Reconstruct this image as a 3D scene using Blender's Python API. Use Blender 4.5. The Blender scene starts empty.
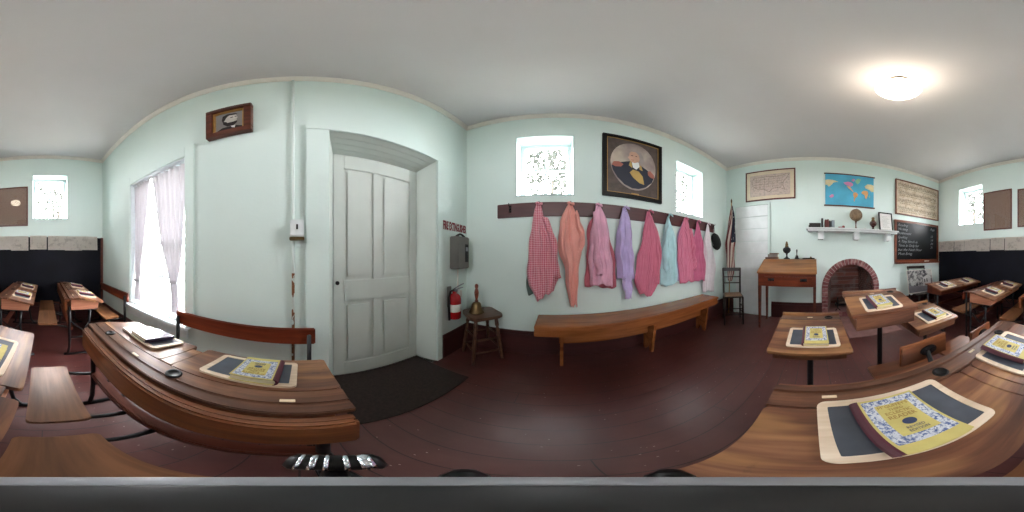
import bpy, bmesh, math, random
from mathutils import Vector, Matrix
random.seed(7)
PI = math.pi
scene = bpy.context.scene
C = scene.collection

# ------------------------------------------------------------------ room frame (metres)
XE, XW, YN, YS, ZC = 0.977, -2.703, 2.642, -1.584, 2.932
CAMZ = 1.082

# ------------------------------------------------------------------ camera
cd = bpy.data.cameras.new('camera'); cam = bpy.data.objects.new('camera', cd); C.objects.link(cam)
cd.type = 'PANO'
cd.panorama_type = 'EQUIRECTANGULAR'
try: cd.cycles.panorama_type = 'EQUIRECTANGULAR'
except Exception: pass
cd.clip_start = 0.01
cam.location = (0, 0, CAMZ)
cam.rotation_euler = (PI/2, 0, -math.radians(180 - 15.74))
scene.camera = cam

# ------------------------------------------------------------------ colour management
vs = scene.view_settings
vs.view_transform = 'Standard'; vs.look = 'None'; vs.gamma = 1.0; vs.use_curve_mapping = False
vs.exposure = 2.48
try:
    scene.cycles.max_bounces = 10; scene.cycles.diffuse_bounces = 7; scene.cycles.glossy_bounces = 4
    scene.cycles.transparent_max_bounces = 12; scene.cycles.sample_clamp_indirect = 6
except Exception: pass

# ------------------------------------------------------------------ world: bright overcast sky
w = bpy.data.worlds.new('sky'); scene.world = w; w.use_nodes = True
nt = w.node_tree; nt.nodes.clear()
wo = nt.nodes.new('ShaderNodeOutputWorld'); bg = nt.nodes.new('ShaderNodeBackground')
bg.inputs[0].default_value = (0.99, 0.98, 1.0, 1); bg.inputs[1].default_value = 10.0
nt.links.new(bg.outputs[0], wo.inputs[0])

def portal(name, loc, rot, sx, sy):
    l = bpy.data.lights.new(name, 'AREA'); l.shape = 'RECTANGLE'; l.size = sx; l.size_y = sy
    l.cycles.is_portal = True
    o = bpy.data.objects.new(name, l); o.location = loc; o.rotation_euler = rot; C.objects.link(o)
portal('window_portal', (XE + .30, 1.255, 1.22), (0, PI/2, 0), 1.55, .95)
for px in (0.12, -1.70): portal('window_portal', (px, YS - .36, 2.11), (PI/2, 0, 0), .66, .92)
for px in (0.086, -1.83): portal('window_portal', (px, YN + .36, 2.11), (-PI/2, 0, 0), .66, .92)

# ------------------------------------------------------------------ materials
def lin(h):
    h = h.lstrip('#'); r = []
    for i in (0, 2, 4):
        c = int(h[i:i+2], 16)/255
        r.append(c/12.92 if c <= .04045 else ((c+.055)/1.055)**2.4)
    return (r[0], r[1], r[2], 1)
def newmat(name):
    m = bpy.data.materials.new(name); m.use_nodes = True
    t = m.node_tree; b = t.nodes['Principled BSDF']
    return m, t, b
def N(t, kind, **kw):
    n = t.nodes.new(kind)
    for k, v in kw.items():
        if k in n.inputs.keys(): n.inputs[k].default_value = v
        else: setattr(n, k, v)
    return n
def coords(t, scale=(1, 1, 1), loc=(0, 0, 0), rot=(0, 0, 0), out='Object'):
    tc = t.nodes.new('ShaderNodeTexCoord'); mp = t.nodes.new('ShaderNodeMapping')
    mp.inputs['Scale'].default_value = scale; mp.inputs['Location'].default_value = loc; mp.inputs['Rotation'].default_value = rot
    t.links.new(tc.outputs[out], mp.inputs[0]); return mp.outputs[0]
def ramp(t, fac, stops):
    r = t.nodes.new('ShaderNodeValToRGB'); e = r.color_ramp.elements
    while len(e) < len(stops): e.new(.5)
    for k, (p, c) in enumerate(stops):
        e[k].position = p; e[k].color = lin(c) if isinstance(c, str) else c
    t.links.new(fac, r.inputs[0]); return r.outputs[0]
def mix(t, f, a, b, mode='MIX'):
    n = t.nodes.new('ShaderNodeMix'); n.data_type = 'RGBA'; n.blend_type = mode
    for sock, v in ((n.inputs[0], f), (n.inputs[6], a), (n.inputs[7], b)):
        if hasattr(v, 'links'): t.links.new(v, sock)
        elif isinstance(v, str): sock.default_value = lin(v)
        else: sock.default_value = v
    return n.outputs[2]
def bump(t, b, h, s=.2, d=.01):
    n = t.nodes.new('ShaderNodeBump'); n.inputs['Strength'].default_value = s; n.inputs['Distance'].default_value = d
    t.links.new(h, n.inputs['Height']); t.links.new(n.outputs[0], b.inputs['Normal'])
def math_(t, op, a, b=None):
    n = t.nodes.new('ShaderNodeMath'); n.operation = op
    for i, v in enumerate((a, b)):
        if v is None: continue
        if hasattr(v, 'links'): t.links.new(v, n.inputs[i])
        else: n.inputs[i].default_value = v
    return n.outputs[0]

def plain(name, col, rough=.5, metal=0, spec=.5, coat=0, var=.06, vscale=8):
    m, t, b = newmat(name)
    n = N(t, 'ShaderNodeTexNoise', Scale=vscale, Detail=3.0); t.links.new(coords(t), n.inputs['Vector'])
    c = lin(col); d = tuple(x*(1-var*3) for x in c[:3]) + (1,); e = tuple(min(1, x*(1+var*2)) for x in c[:3]) + (1,)
    t.links.new(ramp(t, n.outputs[0], [(.3, d), (.7, e)]), b.inputs['Base Color'])
    b.inputs['Roughness'].default_value = rough; b.inputs['Metallic'].default_value = metal
    b.inputs['Specular IOR Level'].default_value = spec; b.inputs['Coat Weight'].default_value = coat
    b.inputs['Coat Roughness'].default_value = .03
    return m
def plaster(name, col, col2, bs=.25):
    m, t, b = newmat(name)
    co = coords(t)
    n = N(t, 'ShaderNodeTexNoise', Scale=1.3, Detail=4.0); t.links.new(co, n.inputs['Vector'])
    t.links.new(ramp(t, n.outputs[0], [(.3, col), (.7, col2)]), b.inputs['Base Color'])
    n2 = N(t, 'ShaderNodeTexNoise', Scale=28.0, Detail=5.0, Roughness=.65); t.links.new(co, n2.inputs['Vector'])
    bump(t, b, n2.outputs[0], bs, .006)
    b.inputs['Roughness'].default_value = .6; b.inputs['Specular IOR Level'].default_value = .25
    return m
def wood(name, dark, mid, light, axis='y', scale=1.0, rough=.4, worn=0, spec=.5, patch=0):
    m, t, b = newmat(name)
    s = {'x': (1.2, 14, 14), 'y': (14, 1.2, 14), 'z': (14, 14, 1.2)}[axis]
    co = coords(t, tuple(v*scale for v in s))
    n = N(t, 'ShaderNodeTexNoise', Scale=1.0, Detail=6.0, Roughness=.6, Distortion=.6); t.links.new(co, n.inputs['Vector'])
    co2 = coords(t, tuple(v*scale*6 for v in s))
    n2 = N(t, 'ShaderNodeTexNoise', Scale=1.0, Detail=3.0); t.links.new(co2, n2.inputs['Vector'])
    f = math_(t, 'ADD', math_(t, 'MULTIPLY', n.outputs[0], .75), math_(t, 'MULTIPLY', n2.outputs[0], .25))
    c = ramp(t, f, [(.32, dark), (.5, mid), (.68, light)])
    if patch:
        n4 = N(t, 'ShaderNodeTexNoise', Scale=1.0, Detail=2.0); t.links.new(coords(t, {'y': (16, 3, 3), 'x': (3, 16, 3), 'z': (3, 3, 16)}[axis]), n4.inputs['Vector'])
        c = mix(t, math_(t, 'MULTIPLY', ramp(t, n4.outputs[0], [(.50, (0, 0, 0, 1)), (.62, (1, 1, 1, 1))]), patch), c, '#a5794c')
        c = mix(t, math_(t, 'MULTIPLY', ramp(t, n4.outputs[0], [(.36, (1, 1, 1, 1)), (.44, (0, 0, 0, 1))]), patch), c, '#3d261e')
    if worn:
        n3 = N(t, 'ShaderNodeTexNoise', Scale=9.0, Detail=8.0, Roughness=.8); t.links.new(coords(t), n3.inputs['Vector'])
        g = ramp(t, n3.outputs[0], [(.60, (0, 0, 0, 1)), (.72, (1, 1, 1, 1))])
        c = mix(t, math_(t, 'MULTIPLY', g, worn), c, '#1e130e')
    t.links.new(c, b.inputs['Base Color'])
    b.inputs['Roughness'].default_value = rough; b.inputs['Specular IOR Level'].default_value = spec
    bump(t, b, n2.outputs[0], .12, .003)
    return m

M = {}
M['wall'] = plaster('mint_plaster', '#cfdeda', '#d7e4e0')
M['ceil'] = plaster('ceiling_plaster', '#ccc7c8', '#d2cdce', .08)
M['trim'] = plain('cream_trim_paint', '#ddd8d0', .5, var=.02)
M['door'] = plain('pale_door_paint', '#cdd3ce', .45, var=.02, vscale=3)
M['jamb'] = plain('pale_green_jamb_paint', '#c8d1cb', .45, var=.02, vscale=3)
M['reveal'] = plain('blue_white_window_paint', '#b9cccc', .5, var=.02)
M['sash'] = plain('white_sash_paint', '#dfe7ea', .45, var=.02)
M['base'] = wood('maroon_baseboard_paint', '#3a1a19', '#431f1e', '#4d2624', 'x', .5, .4)
M['desk'] = wood('worn_oak_desk', '#43251a', '#6b422e', '#936748', 'y', 1.0, .34, .6, patch=.45)
M['deskdk'] = wood('dark_worn_oak', '#3a2218', '#5e3b2a', '#80573e', 'y', 1.2, .34, .6)
M['board'] = wood('orange_brown_varnished_board', '#4a2817', '#6c3d23', '#8e5835', 'y', .8, .28, .3)
M['seat'] = wood('brown_seat_board', '#5f3c25', '#7d5336', '#946546', 'y', .9, .34, .12)
M['redwood'] = wood('red_brown_varnished_wood', '#431a0d', '#6b2e1b', '#8a4225', 'y', 1, .28)
M['boxwood'] = wood('light_box_wood', '#8a563f', '#a86f55', '#c08a6c', 'x', 1.3, .4, .1)
M['bench'] = wood('honey_pine_bench', '#6e3b1d', '#8d522b', '#a8683b', 'x', .7, .25, .05)
M['writing'] = wood('honey_brown_desk_wood', '#6f4524', '#8d5d35', '#a37243', 'y', .8, .35, .1)
M['wdark'] = wood('dark_cherry_wood', '#35170d', '#56281a', '#6d3826', 'y', 1, .35)
M['stool'] = wood('dark_oak_stool', '#35231a', '#553929', '#6e4e39', 'x', 1, .4, .2)
M['chair'] = wood('black_brown_chair_wood', '#120b09', '#1e1310', '#2b1c17', 'z', 1, .35)
M['rack'] = wood('maroon_rack_board', '#3c1a1c', '#4c2426', '#5b2e2f', 'x', .6, .4)
M['iron'] = plain('black_cast_iron', '#17181b', .45, .4)
M['black'] = plain('black_paint', '#0a0a0c', .4, spec=.25)
M['chrome'] = plain('polished_chrome', '#d8dcea', .12, 1.0, var=.01)
M['satin'] = plain('satin_metal', '#8f9198', .3, .9, var=.01)
M['rimgrey'] = plain('anodised_grey', '#8a8b91', .4, 0, var=.01)
M['standk'] = plain('dark_grey_plastic', '#1c1b1d', .5, var=.02)
M['slate'] = plain('grey_slate', '#474c58', .5, var=.08, vscale=14)
M['slfr'] = wood('pale_slate_frame_wood', '#bfa58c', '#d0b9a2', '#dfccb8', 'y', 1.5, .5)
M['yellow'] = plain('mustard_cover_cloth', '#bfaf68', .55, var=.03, vscale=30)
M['spine'] = plain('burgundy_spine_cloth', '#4f1c2b', .55, var=.06)
M['pages'] = plain('cream_page_edges', '#cdc0a4', .8, var=.03)
M['purple'] = plain('dark_plum_cover', '#4a3350', .22, var=.05)
M['plumsp'] = plain('dark_plum_spine', '#25152c', .5)
M['navyink'] = plain('navy_print', '#2e3a5e', .6)
M['rustink'] = plain('rust_print', '#8f6a2c', .6)
M['white'] = plain('white_paint', '#dfe3e4', .5, var=.02)
M['offwhite'] = plain('off_white_paper', '#cfcac2', .8, var=.05, vscale=12)
M['tag'] = plain('cream_enamel_tag', '#e0cdb0', .4, var=.02)
M['brass'] = plain('old_brass', '#6a5638', .35, .8)
M['gold'] = plain('gold_frame_edge', '#b08a4c', .4, .4)
M['red'] = plain('glossy_red_enamel', '#a01218', .25, var=.02)
M['grey'] = plain('grey_metal_case', '#6f6c68', .45, .3, var=.03)
M['board_blk'] = plain('navy_chalkboard', '#0b0c16', .6, spec=.15, var=.15, vscale=2.5)
M['chalkb'] = plain('black_chalkboard', '#101216', .35, spec=.3, var=.15, vscale=3)
M['chalk'] = plain('chalk_marks', '#8f9397', .9)
M['bfr'] = wood('chestnut_frame_wood', '#4d2416', '#6d3a25', '#824a31', 'y', 1, .35)
M['redfr'] = plain('dark_red_frame', '#5c1f1d', .35)
M['cap'] = plain('black_wool', '#0c0c0e', .9)
M['rug'] = plain('dark_brown_mat_pile', '#2c211d', .95, var=.12, vscale=60)
M['hearth'] = plain('pinkish_hearth_stone', '#7d5a56', .7, var=.06, vscale=10)
M['soot'] = plain('sooty_firebox', '#2b2220', .9, var=.2, vscale=6)
M['caning'] = plain('woven_cane_seat', '#8d6f55', .7, var=.1, vscale=50)
M['signred'] = plain('dark_red_letters', '#7c1626', .5)
M['grass'] = plain('dry_lawn', '#808072', .9, var=.2, vscale=3)
M['leaf'] = plain('tree_leaves', '#2b2f2b', .8, spec=.2, var=.15, vscale=2)
M['bark'] = plain('tree_bark', '#3c332b', .9, var=.15)
M['hat'] = M['cap']

def floor_mat():
    m, t, b = newmat('painted_maroon_floorboards')
    co = coords(t)
    sx = N(t, 'ShaderNodeSeparateXYZ'); t.links.new(co, sx.inputs[0])
    W = .118
    v = math_(t, 'DIVIDE', sx.outputs['Y'], W)
    fr = math_(t, 'FRACT', v); idx = math_(t, 'FLOOR', v)
    seam = math_(t, 'LESS_THAN', fr, .035)
    wn = N(t, 'ShaderNodeTexWhiteNoise', noise_dimensions='1D'); t.links.new(idx, wn.inputs['W'])
    off = math_(t, 'MULTIPLY', wn.outputs[0], 2.3)
    u = math_(t, 'FRACT', math_(t, 'DIVIDE', math_(t, 'ADD', sx.outputs['X'], off), 2.3))
    butt = math_(t, 'LESS_THAN', u, .0015)
    seam = math_(t, 'MAXIMUM', seam, butt)
    n = N(t, 'ShaderNodeTexNoise', Scale=2.2, Detail=5.0, Roughness=.6); t.links.new(co, n.inputs['Vector'])
    c = ramp(t, n.outputs[0], [(.3, '#482524'), (.55, '#58302c'), (.75, '#663a36')])
    g = N(t, 'ShaderNodeTexNoise', Scale=1.0, Detail=4.0); t.links.new(coords(t, (3, 40, 3)), g.inputs['Vector'])
    c = mix(t, math_(t, 'MULTIPLY', g.outputs[0], .35), c, '#3a1b1a')
    # chips of missing paint, denser where feet go
    sp = N(t, 'ShaderNodeTexVoronoi', Scale=26.0); t.links.new(coords(t, (1, 2.2, 1)), sp.inputs['Vector'])
    d = N(t, 'ShaderNodeTexNoise', Scale=1.6, Detail=2.0); t.links.new(co, d.inputs['Vector'])
    wn2 = N(t, 'ShaderNodeTexWhiteNoise', noise_dimensions='3D'); t.links.new(sp.outputs['Position'], wn2.inputs['Vector'])
    chip = math_(t, 'MULTIPLY', math_(t, 'LESS_THAN', sp.outputs['Distance'], .11), math_(t, 'GREATER_THAN', wn2.outputs[0], .86))
    c = mix(t, math_(t, 'MULTIPLY', chip, .7), c, '#b59c92')
    c = mix(t, math_(t, 'MULTIPLY', seam, .85), c, '#1a0d0c')
    t.links.new(c, b.inputs['Base Color'])
    r = N(t, 'ShaderNodeTexNoise', Scale=7.0, Detail=4.0); t.links.new(co, r.inputs['Vector'])
    rr = N(t, 'ShaderNodeMapRange'); t.links.new(r.outputs[0], rr.inputs[0]); rr.inputs[3].default_value = .25; rr.inputs[4].default_value = .5
    t.links.new(rr.outputs[0], b.inputs['Roughness'])
    bump(t, b, math_(t, 'SUBTRACT', 1.0, seam), .4, .004)
    return m
M['floor'] = floor_mat()

def brick_mat():
    m, t, b = newmat('aged_pink_brick')
    n = N(t, 'ShaderNodeTexNoise', Scale=14.0, Detail=4.0); t.links.new(coords(t), n.inputs['Vector'])
    oi = N(t, 'ShaderNodeTexCoord')
    t.links.new(ramp(t, n.outputs[0], [(.3, '#5f3232'), (.5, '#825052'), (.7, '#a07a76')]), b.inputs['Base Color'])
    b.inputs['Roughness'].default_value = .85
    return m
M['brick'] = brick_mat()
M['mortar'] = plain('pale_mortar', '#a3958f', .9)
def firebrick():
    m, t, b = newmat('sooty_firebox_brick')
    br = N(t, 'ShaderNodeTexBrick', Scale=6.0); br.inputs['Color1'].default_value = lin('#74443b'); br.inputs['Color2'].default_value = lin('#4a302b')
    br.inputs['Mortar'].default_value = lin('#8a807a'); br.inputs['Mortar Size'].default_value = .015
    t.links.new(coords(t, rot=(PI/2, 0, PI/2)), br.inputs['Vector'])
    n = N(t, 'ShaderNodeTexNoise', Scale=5.0, Detail=5.0); t.links.new(coords(t), n.inputs['Vector'])
    c = mix(t, ramp(t, n.outputs[0], [(.5, (0, 0, 0, 1)), (.7, (1, 1, 1, 1))]), br.outputs[0], '#6e6560')
    t.links.new(c, b.inputs['Base Color']); b.inputs['Roughness'].default_value = .9
    return m
M['firebrick'] = firebrick()

def cloth(name, col, stripe=None, kind=None, sc=160, tr=0):
    m, t, b = newmat(name)
    n = N(t, 'ShaderNodeTexNoise', Scale=10.0, Detail=3.0); t.links.new(coords(t), n.inputs['Vector'])
    c = lin(col); c1 = tuple(x*.86 for x in c[:3]) + (1,)
    cc = ramp(t, n.outputs[0], [(.35, c1), (.65, c)])
    if kind:
        s = N(t, 'ShaderNodeSeparateXYZ'); t.links.new(coords(t), s.inputs[0])
        sx = math_(t, 'GREATER_THAN', math_(t, 'SINE', math_(t, 'MULTIPLY', s.outputs['X'], sc)), 0.0)
        f = sx
        if kind == 'gingham':
            sz = math_(t, 'GREATER_THAN', math_(t, 'SINE', math_(t, 'MULTIPLY', s.outputs['Z'], sc)), 0.0)
            f = math_(t, 'MULTIPLY', math_(t, 'ADD', sx, sz), .5)
        cc = mix(t, math_(t, 'MULTIPLY', f, .75), cc, stripe)
    t.links.new(cc, b.inputs['Base Color'])
    b.inputs['Roughness'].default_value = .85; b.inputs['Specular IOR Level'].default_value = .15
    b.inputs['Sheen Weight'].default_value = .2
    wv = N(t, 'ShaderNodeTexNoise', Scale=25.0, Detail=4.0); t.links.new(coords(t, (1, 1, .35)), wv.inputs['Vector'])
    bump(t, b, wv.outputs[0], .35, .012)
    return m
M['gingham'] = cloth('red_gingham_cloth', '#c23e5c', '#f0ccd4', 'gingham', 380)
M['salmon'] = cloth('salmon_cloth', '#e79c92', '#efb4aa', 'stripe', 700)
M['pink'] = cloth('light_pink_cloth', '#e8b0c8')
M['redunder'] = cloth('red_print_cloth', '#a63c52', '#cf8a94', 'gingham', 600)
M['lav'] = cloth('lavender_cloth', '#c5b3e0')
M['rose'] = cloth('rose_cloth', '#c96a84', '#cf7f93', 'stripe', 500)
M['blue'] = cloth('pale_blue_cloth', '#b4d8de')
M['pinkb'] = cloth('bright_pink_cloth', '#cb6c8a', '#d68aa0', 'stripe', 450)
M['purp'] = cloth('pale_violet_cloth', '#c0a3cc')
M['pinkc'] = cloth('deep_pink_cloth', '#c4698a')
M['lace'] = cloth('white_lace_cloth', '#cdc3ca', '#e3dde0', 'gingham', 300)
M['greyc'] = cloth('grey_green_cloth', '#5d6b66')

def curtain_mat():
    m, t, b = newmat('sheer_white_curtain'); t.nodes.remove(b)
    d = N(t, 'ShaderNodeBsdfDiffuse'); d.inputs[0].default_value = (.56, .54, .57, 1)
    tr = N(t, 'ShaderNodeBsdfTranslucent'); tr.inputs[0].default_value = (.27, .26, .28, 1)
    mx = N(t, 'ShaderNodeMixShader'); mx.inputs[0].default_value = .10
    t.links.new(d.outputs[0], mx.inputs[1]); t.links.new(tr.outputs[0], mx.inputs[2])
    t.links.new(mx.outputs[0], t.nodes['Material Output'].inputs[0])
    return m
M['curtain'] = curtain_mat()
def glass_mat():
    m, t, b = newmat('window_glass'); t.nodes.remove(b)
    g = N(t, 'ShaderNodeBsdfGlossy', Roughness=.02); tr = N(t, 'ShaderNodeBsdfTransparent'); tr.inputs[0].default_value = (.97, .97, .97, 1)
    fr = N(t, 'ShaderNodeFresnel'); ge = N(t, 'ShaderNodeNewGeometry')
    t.links.new(math_(t, 'ADD', 1.45, math_(t, 'MULTIPLY', ge.outputs['Backfacing'], 1/1.45-1.45)), fr.inputs['IOR'])
    mx = N(t, 'ShaderNodeMixShader'); t.links.new(fr.outputs[0], mx.inputs[0])
    t.links.new(tr.outputs[0], mx.inputs[1]); t.links.new(g.outputs[0], mx.inputs[2])
    t.links.new(mx.outputs[0], t.nodes['Material Output'].inputs[0]); return m
M['glass'] = glass_mat()
def globe_mat():
    m, t, b = newmat('lit_opal_glass')
    b.inputs['Base Color'].default_value = (.9, .87, .75, 1); b.inputs['Roughness'].default_value = .2
    b.inputs['Emission Color'].default_value = (1, .87, .68, 1); b.inputs['Emission Strength'].default_value = 2.5
    return m
M['globe'] = globe_mat()

def paper_print(name, base, ink, scale, thr=.52, coat=0, rough=.6, stretch=(1, 1, 1), lo='#000000'):
    """paper with faint procedural marks"""
    m, t, b = newmat(name)
    n = N(t, 'ShaderNodeTexNoise', Scale=scale, Detail=6.0, Roughness=.75); t.links.new(coords(t, stretch), n.inputs['Vector'])
    c = ramp(t, n.outputs[0], [(thr-.03, base), (thr+.06, ink)])
    t.links.new(c, b.inputs['Base Color']); b.inputs['Roughness'].default_value = rough
    b.inputs['Coat Weight'].default_value = coat; b.inputs['Coat Roughness'].default_value = .02
    return m
M['oldpaper'] = paper_print('brown_document_paper', '#8b7263', '#7c6456', 30, .5, 0, .7, (1, 1, 2.5))
M['mapink'] = paper_print('grey_map_print', '#c2aca3', '#a79993', 26, .52)
M['matboard'] = plain('cream_matboard', '#d4c4ab', .8, var=.02)
M['music'] = paper_print('aged_music_paper', '#cbb9a4', '#b8a38c', 9, .5)
M['handmap'] = paper_print('student_map_paper', '#d8cfc6', '#bdb3ab', 11, .56)
M['foliage'] = paper_print('book_border_print', '#c3c6cf', '#46588c', 170, .50, 0, .5)
M['photo'] = paper_print('grey_photo_trees', '#a9a7a4', '#3f3e42', 13, .48, 0, .5)
M['inkblack'] = plain('black_ink', '#2a2523', .7)
M['ocean'] = plain('map_ocean_blue', '#4ba5c4', .55, var=.06, vscale=4)
M['land1'] = plain('map_land_orange', '#d8a06a', .55); M['land2'] = plain('map_land_pink', '#cf7fa5', .55)
M['land3'] = plain('map_land_sand', '#d8c79a', .55); M['land4'] = plain('map_land_green', '#8db98f', .55)

# ------------------------------------------------------------------ mesh helpers
def bbox_bm(bm, x0, x1, y0, y1, z0, z1, bev=0, seg=2, mat=None):
    x0, x1 = min(x0, x1), max(x0, x1); y0, y1 = min(y0, y1), max(y0, y1); z0, z1 = min(z0, z1), max(z0, z1)
    Mx = Matrix.Translation(((x0+x1)/2, (y0+y1)/2, (z0+z1)/2)) @ Matrix.Diagonal((x1-x0, y1-y0, z1-z0, 1))
    if mat: Mx = mat @ Mx
    r = bmesh.ops.create_cube(bm, size=1, matrix=Mx)
    if bev:
        es = list({e for v in r['verts'] for e in v.link_edges})
        bmesh.ops.bevel(bm, geom=es, offset=bev, segments=seg, affect='EDGES', clamp_overlap=True)
def prism(bm, poly, z0, z1, mat=None, bev=0):
    """extrude a 2-D polygon (x,y) from z0 to z1"""
    vs = [bm.verts.new((p[0], p[1], z0)) for p in poly]; vt = [bm.verts.new((p[0], p[1], z1)) for p in poly]
    fs = [bm.faces.new(vs[::-1]), bm.faces.new(vt)]
    n = len(poly)
    for i in range(n): fs.append(bm.faces.new((vs[i], vs[(i+1) % n], vt[(i+1) % n], vt[i])))
    if bev:
        es = [e for e in {e for f in fs[:2] for e in f.edges}]
        bmesh.ops.bevel(bm, geom=es, offset=bev, segments=2, affect='EDGES', clamp_overlap=True)
    if mat: 
        for v in (v for v in bm.verts if v.is_valid and not v.tag): v.co = mat @ v.co
    for v in bm.verts: v.tag = True
def tube(bm, pts, r, seg=8, cap=True):
    pts = [Vector(p) for p in pts]; n = len(pts)
    rs = r if isinstance(r, (list, tuple)) else [r]*n
    rings = []; up = None
    for i, p in enumerate(pts):
        d = (pts[min(i+1, n-1)] - pts[max(i-1, 0)]).normalized()
        if up is None:
            up = Vector((0, 0, 1)) if abs(d.z) < .9 else Vector((1, 0, 0))
        a = d.cross(up).normalized(); b = a.cross(d).normalized(); up = b
        rings.append([bm.verts.new(p + (a*math.cos(2*PI*k/seg) + b*math.sin(2*PI*k/seg))*rs[i]) for k in range(seg)])
    for i in range(n-1):
        for k in range(seg):
            bm.faces.new((rings[i][k], rings[i][(k+1) % seg], rings[i+1][(k+1) % seg], rings[i+1][k]))
    if cap: bm.faces.new(rings[0][::-1]); bm.faces.new(rings[-1])
def lathe(bm, prof, c=(0, 0, 0), seg=20, mat=None):
    rings = []
    for r, z in prof:
        if r < 1e-5: rings.append([bm.verts.new((c[0], c[1], c[2]+z))])
        else: rings.append([bm.verts.new((c[0]+r*math.cos(2*PI*k/seg), c[1]+r*math.sin(2*PI*k/seg), c[2]+z)) for k in range(seg)])
    for i in range(len(rings)-1):
        a, b = rings[i], rings[i+1]
        for k in range(seg):
            k2 = (k+1) % seg
            if len(a) == 1 and len(b) == 1: continue
            if len(a) == 1: bm.faces.new((a[0], b[k2], b[k]))
            elif len(b) == 1: bm.faces.new((a[k], a[k2], b[0]))
            else: bm.faces.new((a[k], a[k2], b[k2], b[k]))
    if mat:
        for rg in rings:
            for v in rg: v.co = mat @ v.co
def mk(name, bm, mat, parent=None, smooth=False, loc=None):
    bmesh.ops.recalc_face_normals(bm, faces=bm.faces)
    me = bpy.data.meshes.new(name); bm.to_mesh(me); bm.free()
    me.materials.append(mat)
    if smooth:
        for p in me.polygons: p.use_smooth = True
    o = bpy.data.objects.new(name, me); C.objects.link(o)
    if parent: o.parent = parent
    if loc: o.location = loc
    return o
def B(name, dims, mat, parent=None, bev=.002, seg=2, xf=None, loc=None):
    bm = bmesh.new(); bbox_bm(bm, *dims, bev=bev, seg=seg, mat=xf); return mk(name, bm, mat, parent, loc=loc)
def Bs(name, boxes, mat, parent=None, bev=.002, xf=None):
    bm = bmesh.new()
    for d in boxes: bbox_bm(bm, *d, bev=bev, mat=xf)
    return mk(name, bm, mat, parent)
def T(name, pts, r, mat, parent=None, seg=8):
    bm = bmesh.new(); tube(bm, pts, r, seg); return mk(name, bm, mat, parent, True)
def L(name, prof, mat, parent=None, c=(0, 0, 0), seg=20, xf=None, smooth=True):
    bm = bmesh.new(); lathe(bm, prof, c, seg, xf); return mk(name, bm, mat, parent, smooth)
def thing(name, label, cat, loc=(0, 0, 0), rz=0, group=None):
    o = bpy.data.objects.new(name, None); C.objects.link(o); o.empty_display_size = .1
    o.location = loc; o.rotation_euler = (0, 0, rz); o['label'] = label; o['category'] = cat
    if group: o['group'] = group
    return o
def tag(o, label, cat, group=None):
    o['label'] = label; o['category'] = cat
    if group: o['group'] = group
    return o
def struct(o): o['kind'] = 'structure'; return o
def copy_tree(o, parent=None):
    c = o.copy(); C.objects.link(c)
    if parent: c.parent = parent
    for ch in o.children: copy_tree(ch, c)
    return c
def text(name, s, size, mat, parent, M4, ext=.0006, align='CENTER', shear=0, spacing=1.0, offset=0):
    cu = bpy.data.curves.new(name, 'FONT'); cu.body = s; cu.size = size; cu.extrude = ext
    cu.align_x = align; cu.align_y = 'CENTER'; cu.shear = shear; cu.space_character = spacing; cu.resolution_u = 2; cu.offset = offset
    o = bpy.data.objects.new(name, cu); C.objects.link(o)
    dg = bpy.context.evaluated_depsgraph_get(); dg.update()
    me = bpy.data.meshes.new_from_object(o.evaluated_get(dg)); C.objects.unlink(o); bpy.data.objects.remove(o)
    me.transform(M4); me.materials.clear(); me.materials.append(mat)
    r = bpy.data.objects.new(name, me); C.objects.link(r); r.parent = parent
    return r
def RM(rx, ry, rz): return Matrix.Rotation(rz, 4, 'Z') @ Matrix.Rotation(ry, 4, 'Y') @ Matrix.Rotation(rx, 4, 'X')
# frames that stand text / flat art on each wall: local x = reading direction, local y = up, local z = out of the wall
WALLM = {'N': Matrix(((1, 0, 0, 0), (0, 0, -1, YN), (0, 1, 0, 0), (0, 0, 0, 1))),
         'S': Matrix(((-1, 0, 0, 0), (0, 0, 1, YS), (0, 1, 0, 0), (0, 0, 0, 1))),
         'E': Matrix(((0, 0, -1, XE), (-1, 0, 0, 0), (0, 1, 0, 0), (0, 0, 0, 1))),
         'W': Matrix(((0, 0, 1, XW), (1, 0, 0, 0), (0, 1, 0, 0), (0, 0, 0, 1)))}

# ================================================================== ROOM SHELL
def wall(name, side, a0, a1, z0, z1, holes, thick):
    """holes: (a0,a1,z0,z1) along the wall. built as cells of solid boxes"""
    As = sorted({a0, a1, *[h[0] for h in holes], *[h[1] for h in holes]})
    Zs = sorted({z0, z1, *[h[2] for h in holes], *[h[3] for h in holes]})
    bm = bmesh.new()
    for i in range(len(As)-1):
        for j in range(len(Zs)-1):
            ca, cz = (As[i]+As[i+1])/2, (Zs[j]+Zs[j+1])/2
            if any(h[0] < ca < h[1] and h[2] < cz < h[3] for h in holes): continue
            A, Bq, z_0, z_1 = As[i], As[i+1], Zs[j], Zs[j+1]
            d = {'N': (A, Bq, YN, YN+thick), 'S': (A, Bq, YS-thick, YS), 'E': (XE, XE+thick, A, Bq), 'W': (XW-thick, XW, A, Bq)}[side]
            bbox_bm(bm, *d, z_0, z_1)
    return struct(mk(name, bm, M['wall']))
HN = [(-.207, .379, 1.69, 2.525), (-2.12, -1.535, 1.71, 2.54)]
HS = [(-.172, .41, 1.70, 2.535), (-1.984, -1.422, 1.675, 2.51)]
HE = [(.835, 1.675, .52, 1.975), (-1.07, -.17, 0, 2.035)]
FR, FY, FZ = .505, .655, .53     # fireplace outer radius, centre, spring height
HW = [(FY-FR, FY+FR, 0, FZ+FR)]
wall('wall_north', 'N', XW-.25, XE+.25, -.1, ZC+.1, HN, .25)
wall('wall_south', 'S', XW-.25, XE+.25, -.1, ZC+.1, HS, .25)
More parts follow.
